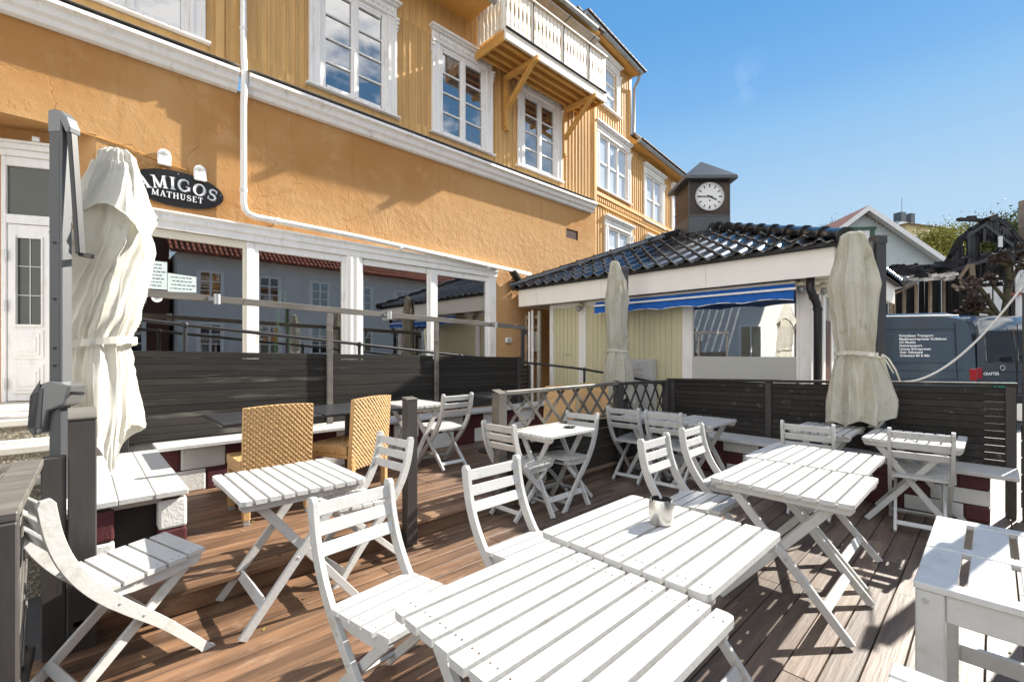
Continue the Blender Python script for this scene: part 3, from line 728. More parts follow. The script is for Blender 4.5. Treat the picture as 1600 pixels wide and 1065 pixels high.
b=MB(); b.bar((-.195,2.24,-.548),(-.165,3.06,-.515),.10,.032); b.build('cap_rail',GREYW,t,bevel=.004)
b=MB(); b.bar((-.19,2.30,-1.36),(-.165,3.02,-1.36),.05,.04); b.build('bottom_rail',BLACKV,t,bevel=.004)
lattice(t,lambda u,v,o:(-.18+o*1.6,u,v),2.32,3.03,-1.34,-.56,.19,.045,1.0,GREYW)  # lighter wood colour stands in for sun on these slats
t=thing('black_post','square black post with a grey cap in front of the left parasol','post',(.02,3.09,DECK))
b=MB(); b.box(-.035,.068,3.045,3.148,DECK,-.335); b.add([(-.035,3.045,-.335),(.068,3.045,-.335),(.068,3.148,-.29),(-.035,3.148,-.29)],[(0,1,2,3)])
b.build('post_shaft',BLACKV,t,bevel=.005)
b=MB(); b.obox((.0165,3.0965,-.305),(.053,0,0),(0,.053,.022),(0,-.003,.006)); b.build('post_cap',GREYW,t,bevel=.002)
b=MB(); b.box(-.125,-.04,3.05,3.12,DECK,-.50); b.build('side_post',BLACKV,t,bevel=.005)
t=thing('black_post','lone black post standing at the deck step beside the turned rattan chair','post',(1.80,3.05,DECK))
b=MB(); b.box(1.765,1.855,2.985,3.062,DECK,-.36); b.build('post_shaft',BLACKV,t,bevel=.005)
b=MB(); b.obox((1.81,3.0235,-.352),(.047,0,0),(0,.041,.006),(0,-.0008,.006)); b.build('post_cap',GREYW,t,bevel=.002)
# ================================================================== FOLDED PARASOLS
from mathutils import noise as mnoise
RV=Vector((CS,-CC,0)); FV=Vector((CC,CS,0))
def lerp_tab(tab,z):
    if z>=tab[0][0]: return tab[0][1:]
    for a,c in zip(tab,tab[1:]):
        if c[0]<=z<=a[0]:
            f=(a[0]-z)/(a[0]-c[0]); f=f*f*(3-2*f)*.5+f*.5; return tuple(x+(y-x)*f for x,y in zip(a[1:],c[1:]))
    return tab[-1][1:]
def canopy(parent,cx,cy,tab,hem,nf,seed,m,name='canopy',NT=240,NV=150,depth=.8,tw=0,vtop=None,grow=0,crease=.5,ph=0,tie=None,flare=0):
    b=MB(); zt=tab[0][0] if vtop is None else vtop
    for j in range(NV+1):
        v=j/NV
        for i in range(NT):
            th=2*PI*i/NT; z=zt+(hem(th)-zt)*v
            off,r,fa,tws=lerp_tab(tab,z)
            a=th*nf+tws*tw+ph+.9*math.sin(th*2+seed)
            pl=1-abs(math.sin(a/2))**.8*1.55
            sw=th+tws*.45
            q=mnoise.noise(Vector((math.cos(th)*1.2+seed,math.sin(th)*1.2,z*1.1)))
            q2=mnoise.noise(Vector((math.cos(sw)*2.6+seed,math.sin(sw)*2.6,z*1.0+5)))
            q3=mnoise.noise(Vector((math.cos(sw)*3.6+seed,math.sin(sw)*3.6,z*.75+9)))
            pin=(.04*abs(math.sin(th*8+seed+q*3))*math.exp(-((z-tie)/.10)**2)) if tie is not None else 0
            rr=(r+grow+flare*v*v)*(1+fa*pl*.5+crease*(.24*q+.16*q2+.12*(1-2.4*abs(q3))))-pin*.5
            for sm in range(8):
                dth=abs(((th-sm*PI/4-.2+.3*q+PI)%(2*PI))-PI)
                rr+=.0035*math.exp(-(dth/.022)**2)
            rr+=.10*max(0,.14-abs(q3))*crease*(.4+abs(q2)*2)
            if v>.975: rr+=.004
            rr=max(rr,.012)
            p=Vector((cx,cy,z))+RV*(off+rr*math.cos(th))+FV*(rr*depth*math.sin(th)); b.v.append(tuple(p))
    for j in range(NV):
        for i in range(NT):
            b.f.append((j*NT+i,j*NT+(i+1)%NT,(j+1)*NT+(i+1)%NT,(j+1)*NT+i)); b.m.append(0)
    if vtop is None:
        b.f.append(tuple(range(NT))); b.m.append(0)
    return b.build(name,m,parent,smooth=True)
def jag(z0,amp,k,ph,sharp=1.0,extra=0,eph=0):
    return lambda th: z0+amp*(abs(math.sin(k*th/2+ph))**sharp)+extra*max(0,math.cos(th-eph))**3

def mast(parent,x,y,z0,z1,face,facem,armto):
    # box profile mast with light face turned to `face` direction
    f=Vector(face).normalized(); sd=Vector((-f.y,f.x,0))
    c=Vector((x,y,0))
    b=MB(); b.obox((x,y,(z0+z1)/2),f*.052,sd*.036,Vector((0,0,(z1-z0)/2))); b.build('mast',ANTHR,parent,bevel=.01,seg=2)
    q=c+f*.053; b=MB(); b.obox((q.x,q.y,(z0+z1)/2),f*.006,sd*.027,Vector((0,0,(z1-z0)/2-.01))); b.build('mast_face',facem,parent,bevel=.003)
    for k in range(4):
        pass
# --- left parasol
t=thing('folded_parasol','large cream parasol tied shut on a grey mast beside the left plank bench','parasol',(-.05,3.86,UP))
k=.0041
rows=[(235,185,15,.1,0),(243,184,25,.2,0),(270,186,32,.35,.2),(300,185,41,.4,.5),(345,183,49,.45,.9),(385,182,55,.5,1.3),(415,176,54,.5,1.7),(450,170,52,.45,2.1),(490,163,51,.45,2.5),(520,156,49,.4,2.8),(538,154,47,.3,3.0),(550,154,49,.3,3.05),(600,157,50,.5,3.2),(650,160,49,.6,3.3),(700,158,44,.6,3.4),(740,158,40,.6,3.4)]
cx,cy=.148,3.90
tab=[((549-y)/715*2.93,(x-173)*k,w*k*.80,fa*1.15,tw) for y,x,w,fa,tw in rows]
canopy(t,cx,cy,tab,jag(-.78,.30,3,.75,1.0),4,3.1,CANVAS,depth=.85,tw=.8,crease=.85,ph=1.0,tie=.045)
canopy(t,cx,cy,tab,lambda th:.66+.24*abs(math.sin(1.5*th+.4))**.9,3,3.1,CANVAS,'canopy_flap',NV=50,depth=.85,tw=.3,vtop=1.19,grow=.008,crease=.5,ph=1.0,flare=.055)
b=MB()
pts=[]
for i in range(41):
    th=2*PI*i/40; p=Vector((cx,cy,.045+.03*math.cos(th)))+RV*((154-173)*k+.212*math.cos(th))+FV*(.178*math.sin(th)); pts.append(p)
for a,c in zip(pts,pts[1:]):
    b.add([a+Vector((0,0,-.022)),c+Vector((0,0,-.022)),c+Vector((0,0,.022)),a+Vector((0,0,.022))],[(0,1,2,3)])
b.build('tie_strap',CANVAS,t,smooth=True)
mx,my=-.074,3.71
f=Vector((.66,-.75,0)).normalized(); sd=Vector((-f.y,f.x,0))
b=MB(); b.obox((mx,my,(UP+1.31)/2),f*.036,sd*.030,Vector((0,0,(1.31-UP)/2))); b.build('mast',ANTHR,t,bevel=.008,seg=2)
q=Vector((mx,my,0))+f*.039
b=MB(); b.obox((q.x,q.y,.52),f*.006,sd*.029,Vector((0,0,.80))); b.build('mast_face',SILV,t,bevel=.004)
prof=[(-.042,1.25),(-.042,1.375),(-.01,1.385),(.04,1.372),(.075,1.335),(.098,1.275),(.095,1.245),(.07,1.245),(.045,1.30),(.045,1.25)]
b=MB(); o=Vector((mx,my,0)); b.prism(prof,lambda a,c,s:tuple(o+f*a+sd*s+Vector((0,0,c))),-.033,.033); b.build('mast_cap',SILV,t,bevel=.006)
b=MB(); p0=o+f*.075+Vector((0,0,1.27)); p1=o+f*.13+Vector((0,0,.56)); b.bar(p0,p1,.04,.03,f); b.build('strut',BLACKM,t,bevel=.004)  # black carries the shade on the strut's face turned from the sun
b=MB(); b.bar(p1,p1+(Vector((cx,cy,.58))-p1)*.35,.025,.025); b.build('strut_joint',BLACKM,t)
prof=[(-.10,-.44),(-.075,-.475),(-.05,-.46),(-.02,-.34),(.08,-.30),(.115,-.19),(.0,-.165),(-.045,-.18),(-.08,-.235)]
b=MB(); b.prism(prof,lambda a,c,s:tuple(o+f*a*1.1+sd*s+Vector((0,0,c))),-.055,.045); b.build('crank_housing',SILV,t,bevel=.010,seg=2)
b=MB(); b.prism([(a-.012,c) for a,c in prof[:2]+prof[-2:]]+[(-.03,-.2),(-.045,-.44)],lambda a,c,s:tuple(o+f*a*1.1+sd*s+Vector((0,0,c))),-.058,.048); b.build('housing_cover',ANTHR,t,bevel=.006)
b=MB(); h=o+f*.10-sd*.03+Vector((0,0,-.235)); b.tube([h,h+RV*.10-FV*.03],.010,10); b.build('crank_handle',BLACKM,t,smooth=40)
b=MB()
for z in (.30,.02,-.08,.62): 
    h=o-sd*.035+Vector((0,0,z)); b.tube([h,h-sd*.004],.007,8)
b.build('pin_hole',BLACKM,t)
# --- middle parasol behind the lattice
def small(label,cx,cy,d,rows,pxc,hem,seed,base,mastat,mz1,m,capm=ANTHR,nf=5,tie=None,ws=.86):
    t=thing('folded_parasol',label,'parasol',(cx,cy,base)); k=d/715
    tab=[((549-y)*k,(x-pxc)*k,w*k*ws,fa,tw) for y,x,w,fa,tw in rows]
    canopy(t,cx,cy,tab,hem,nf,seed,m,depth=.8,tw=.25,crease=.7,tie=tie[0] if tie else None)
    mx,my=mastat; b=MB(); b.obox((mx,my,(base+mz1)/2),RV*.046,FV*.05,Vector((0,0,(mz1-base)/2))); b.build('mast',ANTHR,t,bevel=.008,seg=2)
    b=MB(); b.obox((mx,my,mz1-.01),RV*.055,FV*.058,Vector((0,0,.045))); b.build('mast_cap',capm,t,bevel=.015,seg=2)
    p=Vector((mx,my,mz1-.02))-RV*.06; b=MB(); b.bar(p,p-RV*.10-FV*.02+Vector((0,0,-.62)),.04,.03,RV); b.build('strut',SILV,t,bevel=.004)
    if tie:
        zt,off,r=tie; b=MB(); pts=[]
        for i in range(41):
            th=2*PI*i/40; pts.append(Vector((cx,cy,zt+.012*math.sin(2*th)))+RV*(off+r*math.cos(th))+FV*(r*.82*math.sin(th)))
        for a,c in zip(pts,pts[1:]): b.add([a+Vector((0,0,-.02)),c+Vector((0,0,-.02)),c+Vector((0,0,.02)),a+Vector((0,0,.02))],[(0,1,2,3)])
        b.build('tie_strap',CANVAS,t,smooth=True)
    return t
rows=[(408,961,4,.1,0),(412,961,7,.2,0),(440,963,14,.4,0),(470,963,19,.5,.1),(480,963,18,.4,.2),(510,964,16,.4,.3),(535,965,16,.4,.4),(548,966,17,.3,.4),(560,965,21,.5,.4),(590,964,25,.6,.4),(640,964,26,.6,.4)]
tp=small('stained narrow cream parasol tied shut between the lattice and the kiosk',5.96,4.0,7.0,rows,961,jag(-.80,.14,4,.3),9.2,GND,(6.13,3.93),1.27,CANVAS2,tie=(.012,.04,.165))
rows=[(361,1338,7,.1,0),(366,1338,17,.2,0),(400,1340,25,.45,0),(430,1340,33,.55,.1),(446,1340,38,.5,.2),(470,1341,36,.45,.3),(510,1343,32,.4,.4),(540,1344,30,.3,.5),(552,1344,30,.2,.5),(565,1345,33,.45,.5),(600,1349,38,.7,.5),(630,1351,42,.75,.5),(665,1348,40,.75,.5),(700,1348,38,.7,.5)]
def hem3(th):
    return -.73+.07*abs(math.sin(2.5*th+.4))+.22*max(0,math.cos(th-.15))**4
tp=small('mildewed cream parasol tied shut at the right fence, its hem over the bench',5.52,.90,4.42,rows,1350,hem3,5.5,GND,(5.80,.80),1.12,CANVAS2,nf=8,ws=.80,tie=(-.022,-.04,.185))
# loose flared corner and strap ends
b=MB(); k=4.42/715
def P3(px,py,ff=0): return Vector((5.52,.90,(549-py)*k))+RV*((px-1350)*k)+FV*ff
fl=[]
N=14
A=[(1368,560),(1372,590),(1374,625),(1366,662)]
Bq=[(1371,556),(1384,588),(1404,628),(1362,668)]
rowsf=[]
for i in range(N+1):
    s=i/N*3; q=min(int(s),2); f_=s-q
    a=[A[q][z]+(A[q+1][z]-A[q][z])*f_ for z in (0,1)]; c=[Bq[q][z]+(Bq[q+1][z]-Bq[q][z])*f_ for z in (0,1)]
    rowsf.append([P3(a[0]+(c[0]-a[0])*t_/8,a[1]+(c[1]-a[1])*t_/8,-.10+.07*math.sin(t_*.9)+.05*t_/8) for t_ in range(9)])
for r in rowsf: b.v+= [tuple(p) for p in r]
for i in range(N):
    for j in range(8): b.f.append((i*9+j,i*9+j+1,(i+1)*9+j+1,(i+1)*9+j)); b.m.append(0)
b.build('loose_corner',CANVAS2,tp,smooth=True)
b=MB()
pts=[P3(1372,553,-.1),P3(1378,560,-.13),P3(1388,578,-.14),P3(1397,594,-.12)]
b.tube(pts,.008,6); b.tube([P3(1371,554,-.1),P3(1376,568,-.14),P3(1383,582,-.15)],.007,6); b.build('strap_end',CANVAS,tp,smooth=True)

# parasol just outside the frame at the right, whose mast shades the framed bench table
rows=[(361,1338,7,.1,0),(366,1338,14,.2,0),(400,1340,20,.45,0),(446,1340,26,.5,.2),(540,1344,24,.3,.5),(552,1344,24,.2,.5),(600,1349,30,.7,.5),(665,1348,32,.75,.5),(700,1348,30,.7,.5)]
small('folded parasol at the right edge beyond the framed bench table',4.95,-1.12,4.42,rows,1340,jag(-.62,.12,4,.3),2.2,GND,(4.52,-.385),1.3,CANVAS2,nf=6,tie=(-.022,0,.16))

# ================================================================== HANDRAIL
t=thing('pipe_handrail','thin black pipe handrail of the ramp in front of the shop windows','handrail',(3,5.95,UP))
line=[(.10,5.95,.36),(.83,5.95,.285),(3.3,5.95,.05),(5.75,5.95,-.185),(6.25,5.7,-.24),(6.42,4.93,-.31),(6.42,3.44,-.485),(6.42,2.2,-.60)]
b=MB(); b.tube(line,.021,10); b.build('rail',BLACKM,t,smooth=40)
lower=[(x,y,z-.36) for x,y,z in line[:4]]
b=MB(); b.tube(lower,.016,8); b.build('lower_rail',BLACKM,t,smooth=40)
for (x,y,z) in ((.83,5.95,.285),(2.78,5.95,.1),(4.48,5.95,-.062),(6.42,4.93,-.31),(6.42,3.44,-.485)):
    b=MB(); b.tube([(x,y,GND+.4 if y>5.9 else GND),(x,y,z)],.021,10); b.lathe((x,y,z-.04),[(.015,0),(.034,.02),(.036,.04),(.03,.062),(.012,.072)],12); b.build('post',BLACKM,t,smooth=40)
# ramp and steps
b=MB(); b.add([(.1,5.48,-.72),(5.9,5.48,-1.25),(5.9,6.98,-1.25),(.1,6.98,-.72),(.1,5.48,GND),(5.9,5.48,GND),(5.9,6.98,GND),(.1,6.98,GND)],[(0,1,2,3),(4,5,6,7),(0,4,5,1),(1,5,6,2),(2,6,7,3),(3,7,4,0)])
struct(b.build('ramp',CONC))
t=thing('stone_steps','wide concrete steps with rough aggregate risers below the white door','steps',(-1,5.4,GND))
for i,(ye,zt_) in enumerate(((5.42,-.55),(5.06,-.72),(4.70,-.90),(4.34,-1.08))):
    b=MB(); b.box(-3.5,.02,ye+.015,ye+.42 if i else 8.2,GND,zt_-.055); b.build('riser',AGG,t)
    b=MB(); b.box(-3.5,.03,ye,ye+.43 if i else 8.2,zt_-.054,zt_); b.build('tread',CONC,t,bevel=.008)
b=MB(); b.tube([(-3.4,4.98,-.66),(-.02,4.98,-.665)],.013,8); tag(b.build('water_hose',LGREY,smooth=True),'thin blue grey hose running along the concrete steps','hose')
b=MB()
for k in range(4): b.bar((-.55+.1*k,3.3+.12*k,-.75+.02*k),(-.33+.07*k,3.62+.05*k,-.60-.02*k),.09,.03)
tag(b.build('plank_pile',GREYW,bevel=.003),'loose weathered planks heaped behind the left lattice screen','planks')
# ================================================================== YELLOW WOODEN HOUSE
YF=7.0
house=thing('wooden_house','ochre wooden house with a plastered ground floor and shop windows','house',(3,7,GND))
def wallq(b,x0,x1,z0,z1,holes,y=YF,dep=.14,mi=0):
    xs=sorted({x0,x1,*[h[0] for h in holes],*[h[1] for h in holes]}); zs=sorted({z0,z1,*[h[2] for h in holes],*[h[3] for h in holes]})
    xs=[x for x in xs if x0<=x<=x1]; zs=[z for z in zs if z0<=z<=z1]
    for a,c in zip(xs,xs[1:]):
        for e,g in zip(zs,zs[1:]):
            mx,mz=(a+c)/2,(e+g)/2
            if any(h[0]<mx<h[1] and h[2]<mz<h[3] for h in holes): continue
            b.quad((a,y,e),(c,y,e),(c,y,g),(a,y,g),mi)
    for h in holes:
        b.quad((h[0],y,h[2]),(h[0],y+dep,h[2]),(h[0],y+dep,h[3]),(h[0],y,h[3]),mi); b.quad((h[1],y,h[2]),(h[1],y+dep,h[2]),(h[1],y+dep,h[3]),(h[1],y,h[3]),mi)
        b.quad((h[0],y,h[3]),(h[1],y,h[3]),(h[1],y+dep,h[3]),(h[0],y+dep,h[3]),mi); b.quad((h[0],y,h[2]),(h[1],y,h[2]),(h[1],y+dep,h[2]),(h[0],y+dep,h[2]),mi)
SH=(.22,6.08,-.32,1.55)
b=MB(); wallq(b,.15,9.57,GND,2.45,[SH,(8.42,8.86,2.71,2.93)]); wallq(b,-4,9.57,2.45,3.5,[(8.42,8.86,2.71,2.93)])
b.quad((9.57,YF,GND),(9.57,YF+3,GND),(9.57,YF+3,3.5),(9.57,YF,3.5))
# door recess
D0=Vector((-.04,7.22,0)); dd=Vector((-.91,.41,0)).normalized(); D1=D0+dd*3.5
b.quad((.15,YF,GND),tuple(D0+Vector((0,0,GND))),tuple(D0+Vector((0,0,2.45))),(.15,YF,2.45))
b.quad((.15,YF,2.45),tuple(D0+Vector((0,0,2.45))),tuple(D1+Vector((0,0,2.45))),(-4,YF,2.45))
b.quad(tuple(D0+Vector((0,0,GND))),tuple(D1+Vector((0,0,GND))),tuple(D1+Vector((0,0,2.45))),tuple(D0+Vector((0,0,2.45))))
b.build('plaster_wall',PLASTER,house)
# raised plaster seams / conduit
b=MB(); b.tube([(-.0,6.995,2.44),(.4,6.99,2.40),(.62,6.99,2.34),(1.02,6.99,2.27)],.006,6); b.build('cable',BRACK,house)
b=MB(); b.box(8.42,8.86,7.03,7.06,2.70,2.94); 
for k in range(9): b.box(8.425,8.855,7.012,7.03,2.715+k*.024,2.727+k*.024)
b.build('vent_grille',BRDOOR,house)
# battens wall
def cladding(b,x0,x1,z0,z1,holes,y=YF,pitch=.125):
    wallq(b,x0,x1,z0,z1,holes,y,.06)
    x=x0+pitch/2
    while x<x1:
        segs=[(z0,z1)]
        for h in holes:
            if h[0]-.02<x<h[1]+.02:
                n=[]
                for a,c in segs:
                    if h[3]<=a or h[2]>=c: n.append((a,c)); continue
                    if a<h[2]: n.append((a,h[2]))
                    if c>h[3]: n.append((h[3],c))
                segs=n
        for a,c in segs: b.box(x-.016,x+.016,y-.014,y-.0005,a+.002,c-.002)
        x+=pitch
WX=[.47,3.20,5.35,7.50]; WH=[(x-.62,x+.62,4.02,5.72) for x in WX]
b=MB(); cladding(b,-4,5.6,3.70,6.62,WH[:3]); cladding(b,5.6,9.50,3.70,7.6,[WH[2],WH[3],(6.5,7.5,5.95,7.4)])
b.quad((9.57,YF,3.5),(9.57,YF+3,3.5),(9.57,YF+3,7.6),(9.57,YF,7.6))
b.quad((5.6,YF,6.2),(5.6,YF+3,6.2),(5.6,YF+3,7.6),(5.6,YF,7.6))
b.build('clad_wall',CLAD,house)
for q in ((9.49,9.60,6.965,7.06,3.72,7.6),(1.30,1.40,6.972,7.0,3.76,6.6)):
    b=MB(); b.box(*q); b.build('corner_board',CLAD,house,bevel=.004)
# cornice
prof=[(6.999,3.74),(6.86,3.735),(6.80,3.70),(6.795,3.655),(6.85,3.63),(6.87,3.56),(6.91,3.53),(6.93,3.475),(6.965,3.46),(6.999,3.46)]
b=MB()
for a,c in ((-4,1.545),(1.665,9.40)): b.prism(prof,lambda p,q,s:(s,p,q),a,c)
b.build('cornice',W_TRIM,house)
b=MB(); b.add([(-4,6.99,3.80),(1.545,6.99,3.80),(1.545,6.79,3.745),(-4,6.79,3.745)],[(0,1,2,3)]); b.add([(1.665,6.99,3.80),(9.4,6.99,3.80),(9.4,6.79,3.745),(1.665,6.79,3.745)],[(0,1,2,3)]); b.build('cornice_flashing',LGREY,house)
# upper windows
def upper_window(parent,xc,z0,z1,w,T,cols=2,rows=4,glass=G_DARK,fr=W_TRIM,casement=True):
    """T maps (x along wall, out from wall, z) to world. casing w wide, z0 sill to z1 head."""
    hw=w/2; cs=.165
    def bx(b,x0,x1,o0,o1,a,c): 
        b.add([T(x0,o0,a),T(x1,o0,a),T(x1,o1,a),T(x0,o1,a),T(x0,o0,c),T(x1,o0,c),T(x1,o1,c),T(x0,o1,c)],[(0,3,2,1),(4,5,6,7),(0,1,5,4),(1,2,6,5),(2,3,7,6),(3,0,4,7)])
    b=MB()
    zh=z1-.27
    for s in (-1,1):
        a,c=sorted((xc+s*(hw-cs),xc+s*hw)); bx(b,a,c,-.02,.035,z0+.03,zh)
        a,c=sorted((xc+s*(hw-.045),xc+s*(hw-.003))); bx(b,a,c,.0352,.055,z0+.03,zh)
        a,c=sorted((xc+s*(hw-cs+.003),xc+s*(hw-cs+.045))); bx(b,a,c,.0352,.05,z0+.03,zh-.02)
        # fretted console under the head
        a,c=sorted((xc+s*(hw-.03),xc+s*(hw+.02))); 
        for q,(dz,ou) in enumerate(((0,.10),(.06,.085),(.12,.065),(.17,.05))): bx(b,a,c,.0,ou,zh-.04-dz,zh+.005-dz)
    bx(b,xc-hw,xc+hw,-.02,.036,zh,z1-.04)
    bx(b,xc-hw+.04,xc+hw-.04,.0362,.055,zh+.012,zh+.05)
    n=int(w/.085)
    for q in range(n):
        x=xc-hw+.05+(w-.1)*(q+.5)/n; bx(b,x-.021,x+.021,.0362,.062,zh+.08,zh+.155)
    bx(b,xc-hw-.02,xc+hw+.02,-.02,.085,z1-.075,z1-.04)
    bx(b,xc-hw-.055,xc+hw+.055,-.02,.13,z1-.0395,z1)
    wn=b.build('window',W_TRIM,parent,bevel=.004)
    b=MB(); bx(b,xc-hw-.05,xc+hw+.05,-.02,.095,z0,z0+.028); b.build('sill',fr,wn,bevel=.004)
    b=MB(); L_,R_,B_,T_=xc-hw+cs,xc+hw-cs,z0+.03,zh
    fw=.05
    bx(b,L_,L_+fw,-.05,.012,B_,T_); bx(b,R_-fw,R_,-.05,.012,B_,T_); bx(b,L_+fw,R_-fw,-.05,.011,B_,B_+fw); bx(b,L_+fw,R_-fw,-.05,.011,T_-fw,T_)
    iw=(R_-L_-2*fw)/cols
    for c in range(cols):
        a=L_+fw+c*iw; e=a+iw
        if c: bx(b,a-.022,a+.022,-.05,.018,B_+fw,T_-fw)
        if casement:
            bx(b,a+.022*(c>0),a+.022*(c>0)+.04,-.048,.004,B_+fw,T_-fw); bx(b,e-.022*(c<cols-1)-.04,e-.022*(c<cols-1),-.048,.004,B_+fw,T_-fw)
            bx(b,a+.06,e-.06,-.048,.003,B_+fw,B_+fw+.045); bx(b,a+.06,e-.06,-.048,.003,T_-fw-.045,T_-fw)
        for r in range(1,rows):
            z=B_+fw+.04+(T_-B_-2*fw-.08)*r/rows; hh=.013 if casement else .024; bx(b,a+.02,e-.02,-.046,-.004,z-hh,z+hh)
    for s in (-1,1):
        for z in (B_+.18,(B_+T_)/2,T_-.18): bx(b,xc+s*(hw-cs-.012)-.008,xc+s*(hw-cs-.012)+.008,.0125,.022,z-.035,z+.035)
    b.build('frame',fr,wn,bevel=.003)
    b=MB(); b.quad(T(L_+.01,-.032,B_+.01),T(R_-.01,-.032,B_+.01),T(R_-.01,-.032,T_-.01),T(L_+.01,-.032,T_-.01)); b.build('pane',glass,wn)
    return wn
TM=lambda x,o,z:(x,YF-o,z)
for x in WX: upper_window(house,x,3.94,5.88,1.44,TM)
for x in WX:
    b=MB(); b.box(x-.74,x+.74,6.975,6.999,3.80,3.93); b.build('window_apron',CLAD,house)
# balcony door in the dormer
b=MB(); b.box(6.45,7.55,6.985,7.05,5.9,7.45); dr=b.build('balcony_door',W_TRIM,house,bevel=.004)
b=MB(); b.quad((6.6,6.98,6.2),(7.4,6.98,6.2),(7.4,6.98,7.35),(6.6,6.98,7.35)); b.build('pane',G_DARK,dr)
b=MB(); b.obox((7.4,6.72,7.28),(1.55,0,0),(0,.3,-.10),(0,.02,.03)); b.build('balcony_awning_case',GUTG,house,bevel=.01)
# eaves, gutters, roofs
b=MB(); b.add([(-4,6.30,6.36),(5.5,6.30,6.36),(5.5,7.0,6.36),(-4,7.0,6.36),(-4,6.30,6.42),(5.5,6.30,6.42),(5.5,7.0,6.60),(-4,7.0,6.60)],[(0,1,2,3),(0,4,5,1),(1,5,6,2),(3,7,4,0),(4,7,6,5)])
b.add([(5.4,6.44,7.52),(9.0,6.44,7.52),(9.0,7.0,7.52),(5.4,7.0,7.52),(5.4,6.44,7.58),(9.0,6.44,7.58),(9.0,7.0,7.78),(5.4,7.0,7.78)],[(0,1,2,3),(0,4,5,1),(1,5,6,2),(3,7,4,0),(4,7,6,5)])
b.build('eaves',BRACK,house)
b=MB(); b.tube([(-4,6.26,6.40),(5.52,6.26,6.37)],.062,10); b.tube([(5.35,6.40,7.56),(8.8,6.40,7.54)],.062,10); b.build('gutter',GUTG,house,smooth=40)
for (x0,x1,y0,z0) in ((-4,5.4,6.24,6.47),(5.3,9.0,6.40,7.62)):
    x=x0; b=MB()
    while x<x1:
        for r in range(10): b.box(x,x+.20,y0+r*.30,y0+r*.30+.34,z0+r*.21,z0+r*.21+.05)
        x+=.215
    b.build('roof',DKTILE,house,bevel=.01)
# balcony
bal=MB(); bx0,bx1,by0=5.62,8.72,6.10
bal.box(bx0,bx1,by0,6.98,5.79,5.83)
for k in range(9):
    pass
balo=bal.build('balcony',BRACK,house)
b=MB()
for y in (6.28,6.48,6.68,6.86): b.box(bx0+.03,bx1-.03,y-.03,y+.03,5.70,5.789)
b.box(bx0,bx0+.04,by0+.03,6.98,5.66,5.79); b.box(bx1-.04,bx1,by0+.03,6.98,5.66,5.79); b.build('joist',BRACK,balo,bevel=.004)
b=MB(); b.box(bx0-.01,bx1+.01,by0-.022,by0+.028,5.66,5.85); b.build('fascia_board',W_CREAM,balo,bevel=.004)
def baluster(b,T,x,z0,z1,w=.088):
    pf=[(0,.5),(.12,.5),(.16,.40),(.22,.5),(.34,.5),(.42,.36),(.52,.28),(.62,.36),(.70,.5),(.80,.5),(.84,.42),(.88,.5),(1,.5)]
    L=[(x-w*q,z0+(z1-z0)*s) for s,q in pf]; Rr=[(x+w*q,z0+(z1-z0)*s) for s,q in pf]
    b.strip(L,Rr,T,-.011,.011)
b=MB(); x=bx0+.07
while x<bx1-.03: baluster(b,lambda a,c,q:(a,by0+.003+q,c),x,5.90,6.66); x+=.108
y=by0+.10
while y<6.95:
    for xx in (bx0+.01,bx1-.01): baluster(b,lambda a,c,q:(xx+q,a,c),y,5.90,6.66)
    y+=.108
b.build('railing_board',W_CREAM,balo)
b=MB(); b.bar((bx0-.03,by0,6.70),(bx1+.03,by0,6.70),.10,.035); 
for xx in (bx0,bx1): b.bar((xx,by0+.05,6.70),(xx,6.98,6.70),.09,.035); b.box(xx-.03,xx+.03,by0+.017,by0+.075,5.83,6.68)
b.bar((bx0,by0+.035,5.93),(bx1,by0+.035,5.93),.03,.05); b.bar((bx0,by0+.035,6.60),(bx1,by0+.035,6.60),.03,.05)
b.build('hand_rail',W_CREAM,balo,bevel=.004)
b=MB(); b.tube([(bx0,by0-.03,5.87),(bx1,by0-.03,5.87)],.022,8)
for x in (6.35,7.25,8.1): b.tube([(x,by0-.015,5.88),(x,by0-.02,6.74),(x+.0,by0-.2,6.80)],.010,6)
b.build('flower_box_iron',BLACKM,balo)
for x in (6.42,8.28):
    b=MB(); b.box(x-.05,x+.05,6.90,6.985,4.62,5.70); b.bar((x,6.95,5.64),(x,6.02,5.64),.085,.10); b.bar((x,6.93,4.98),(x,6.16,5.62),.085,.09,(1,0,0))
    b.box(x-.035,x+.035,6.88,6.985,4.55,4.62); b.build('bracket',BRACK,balo,bevel=.006)
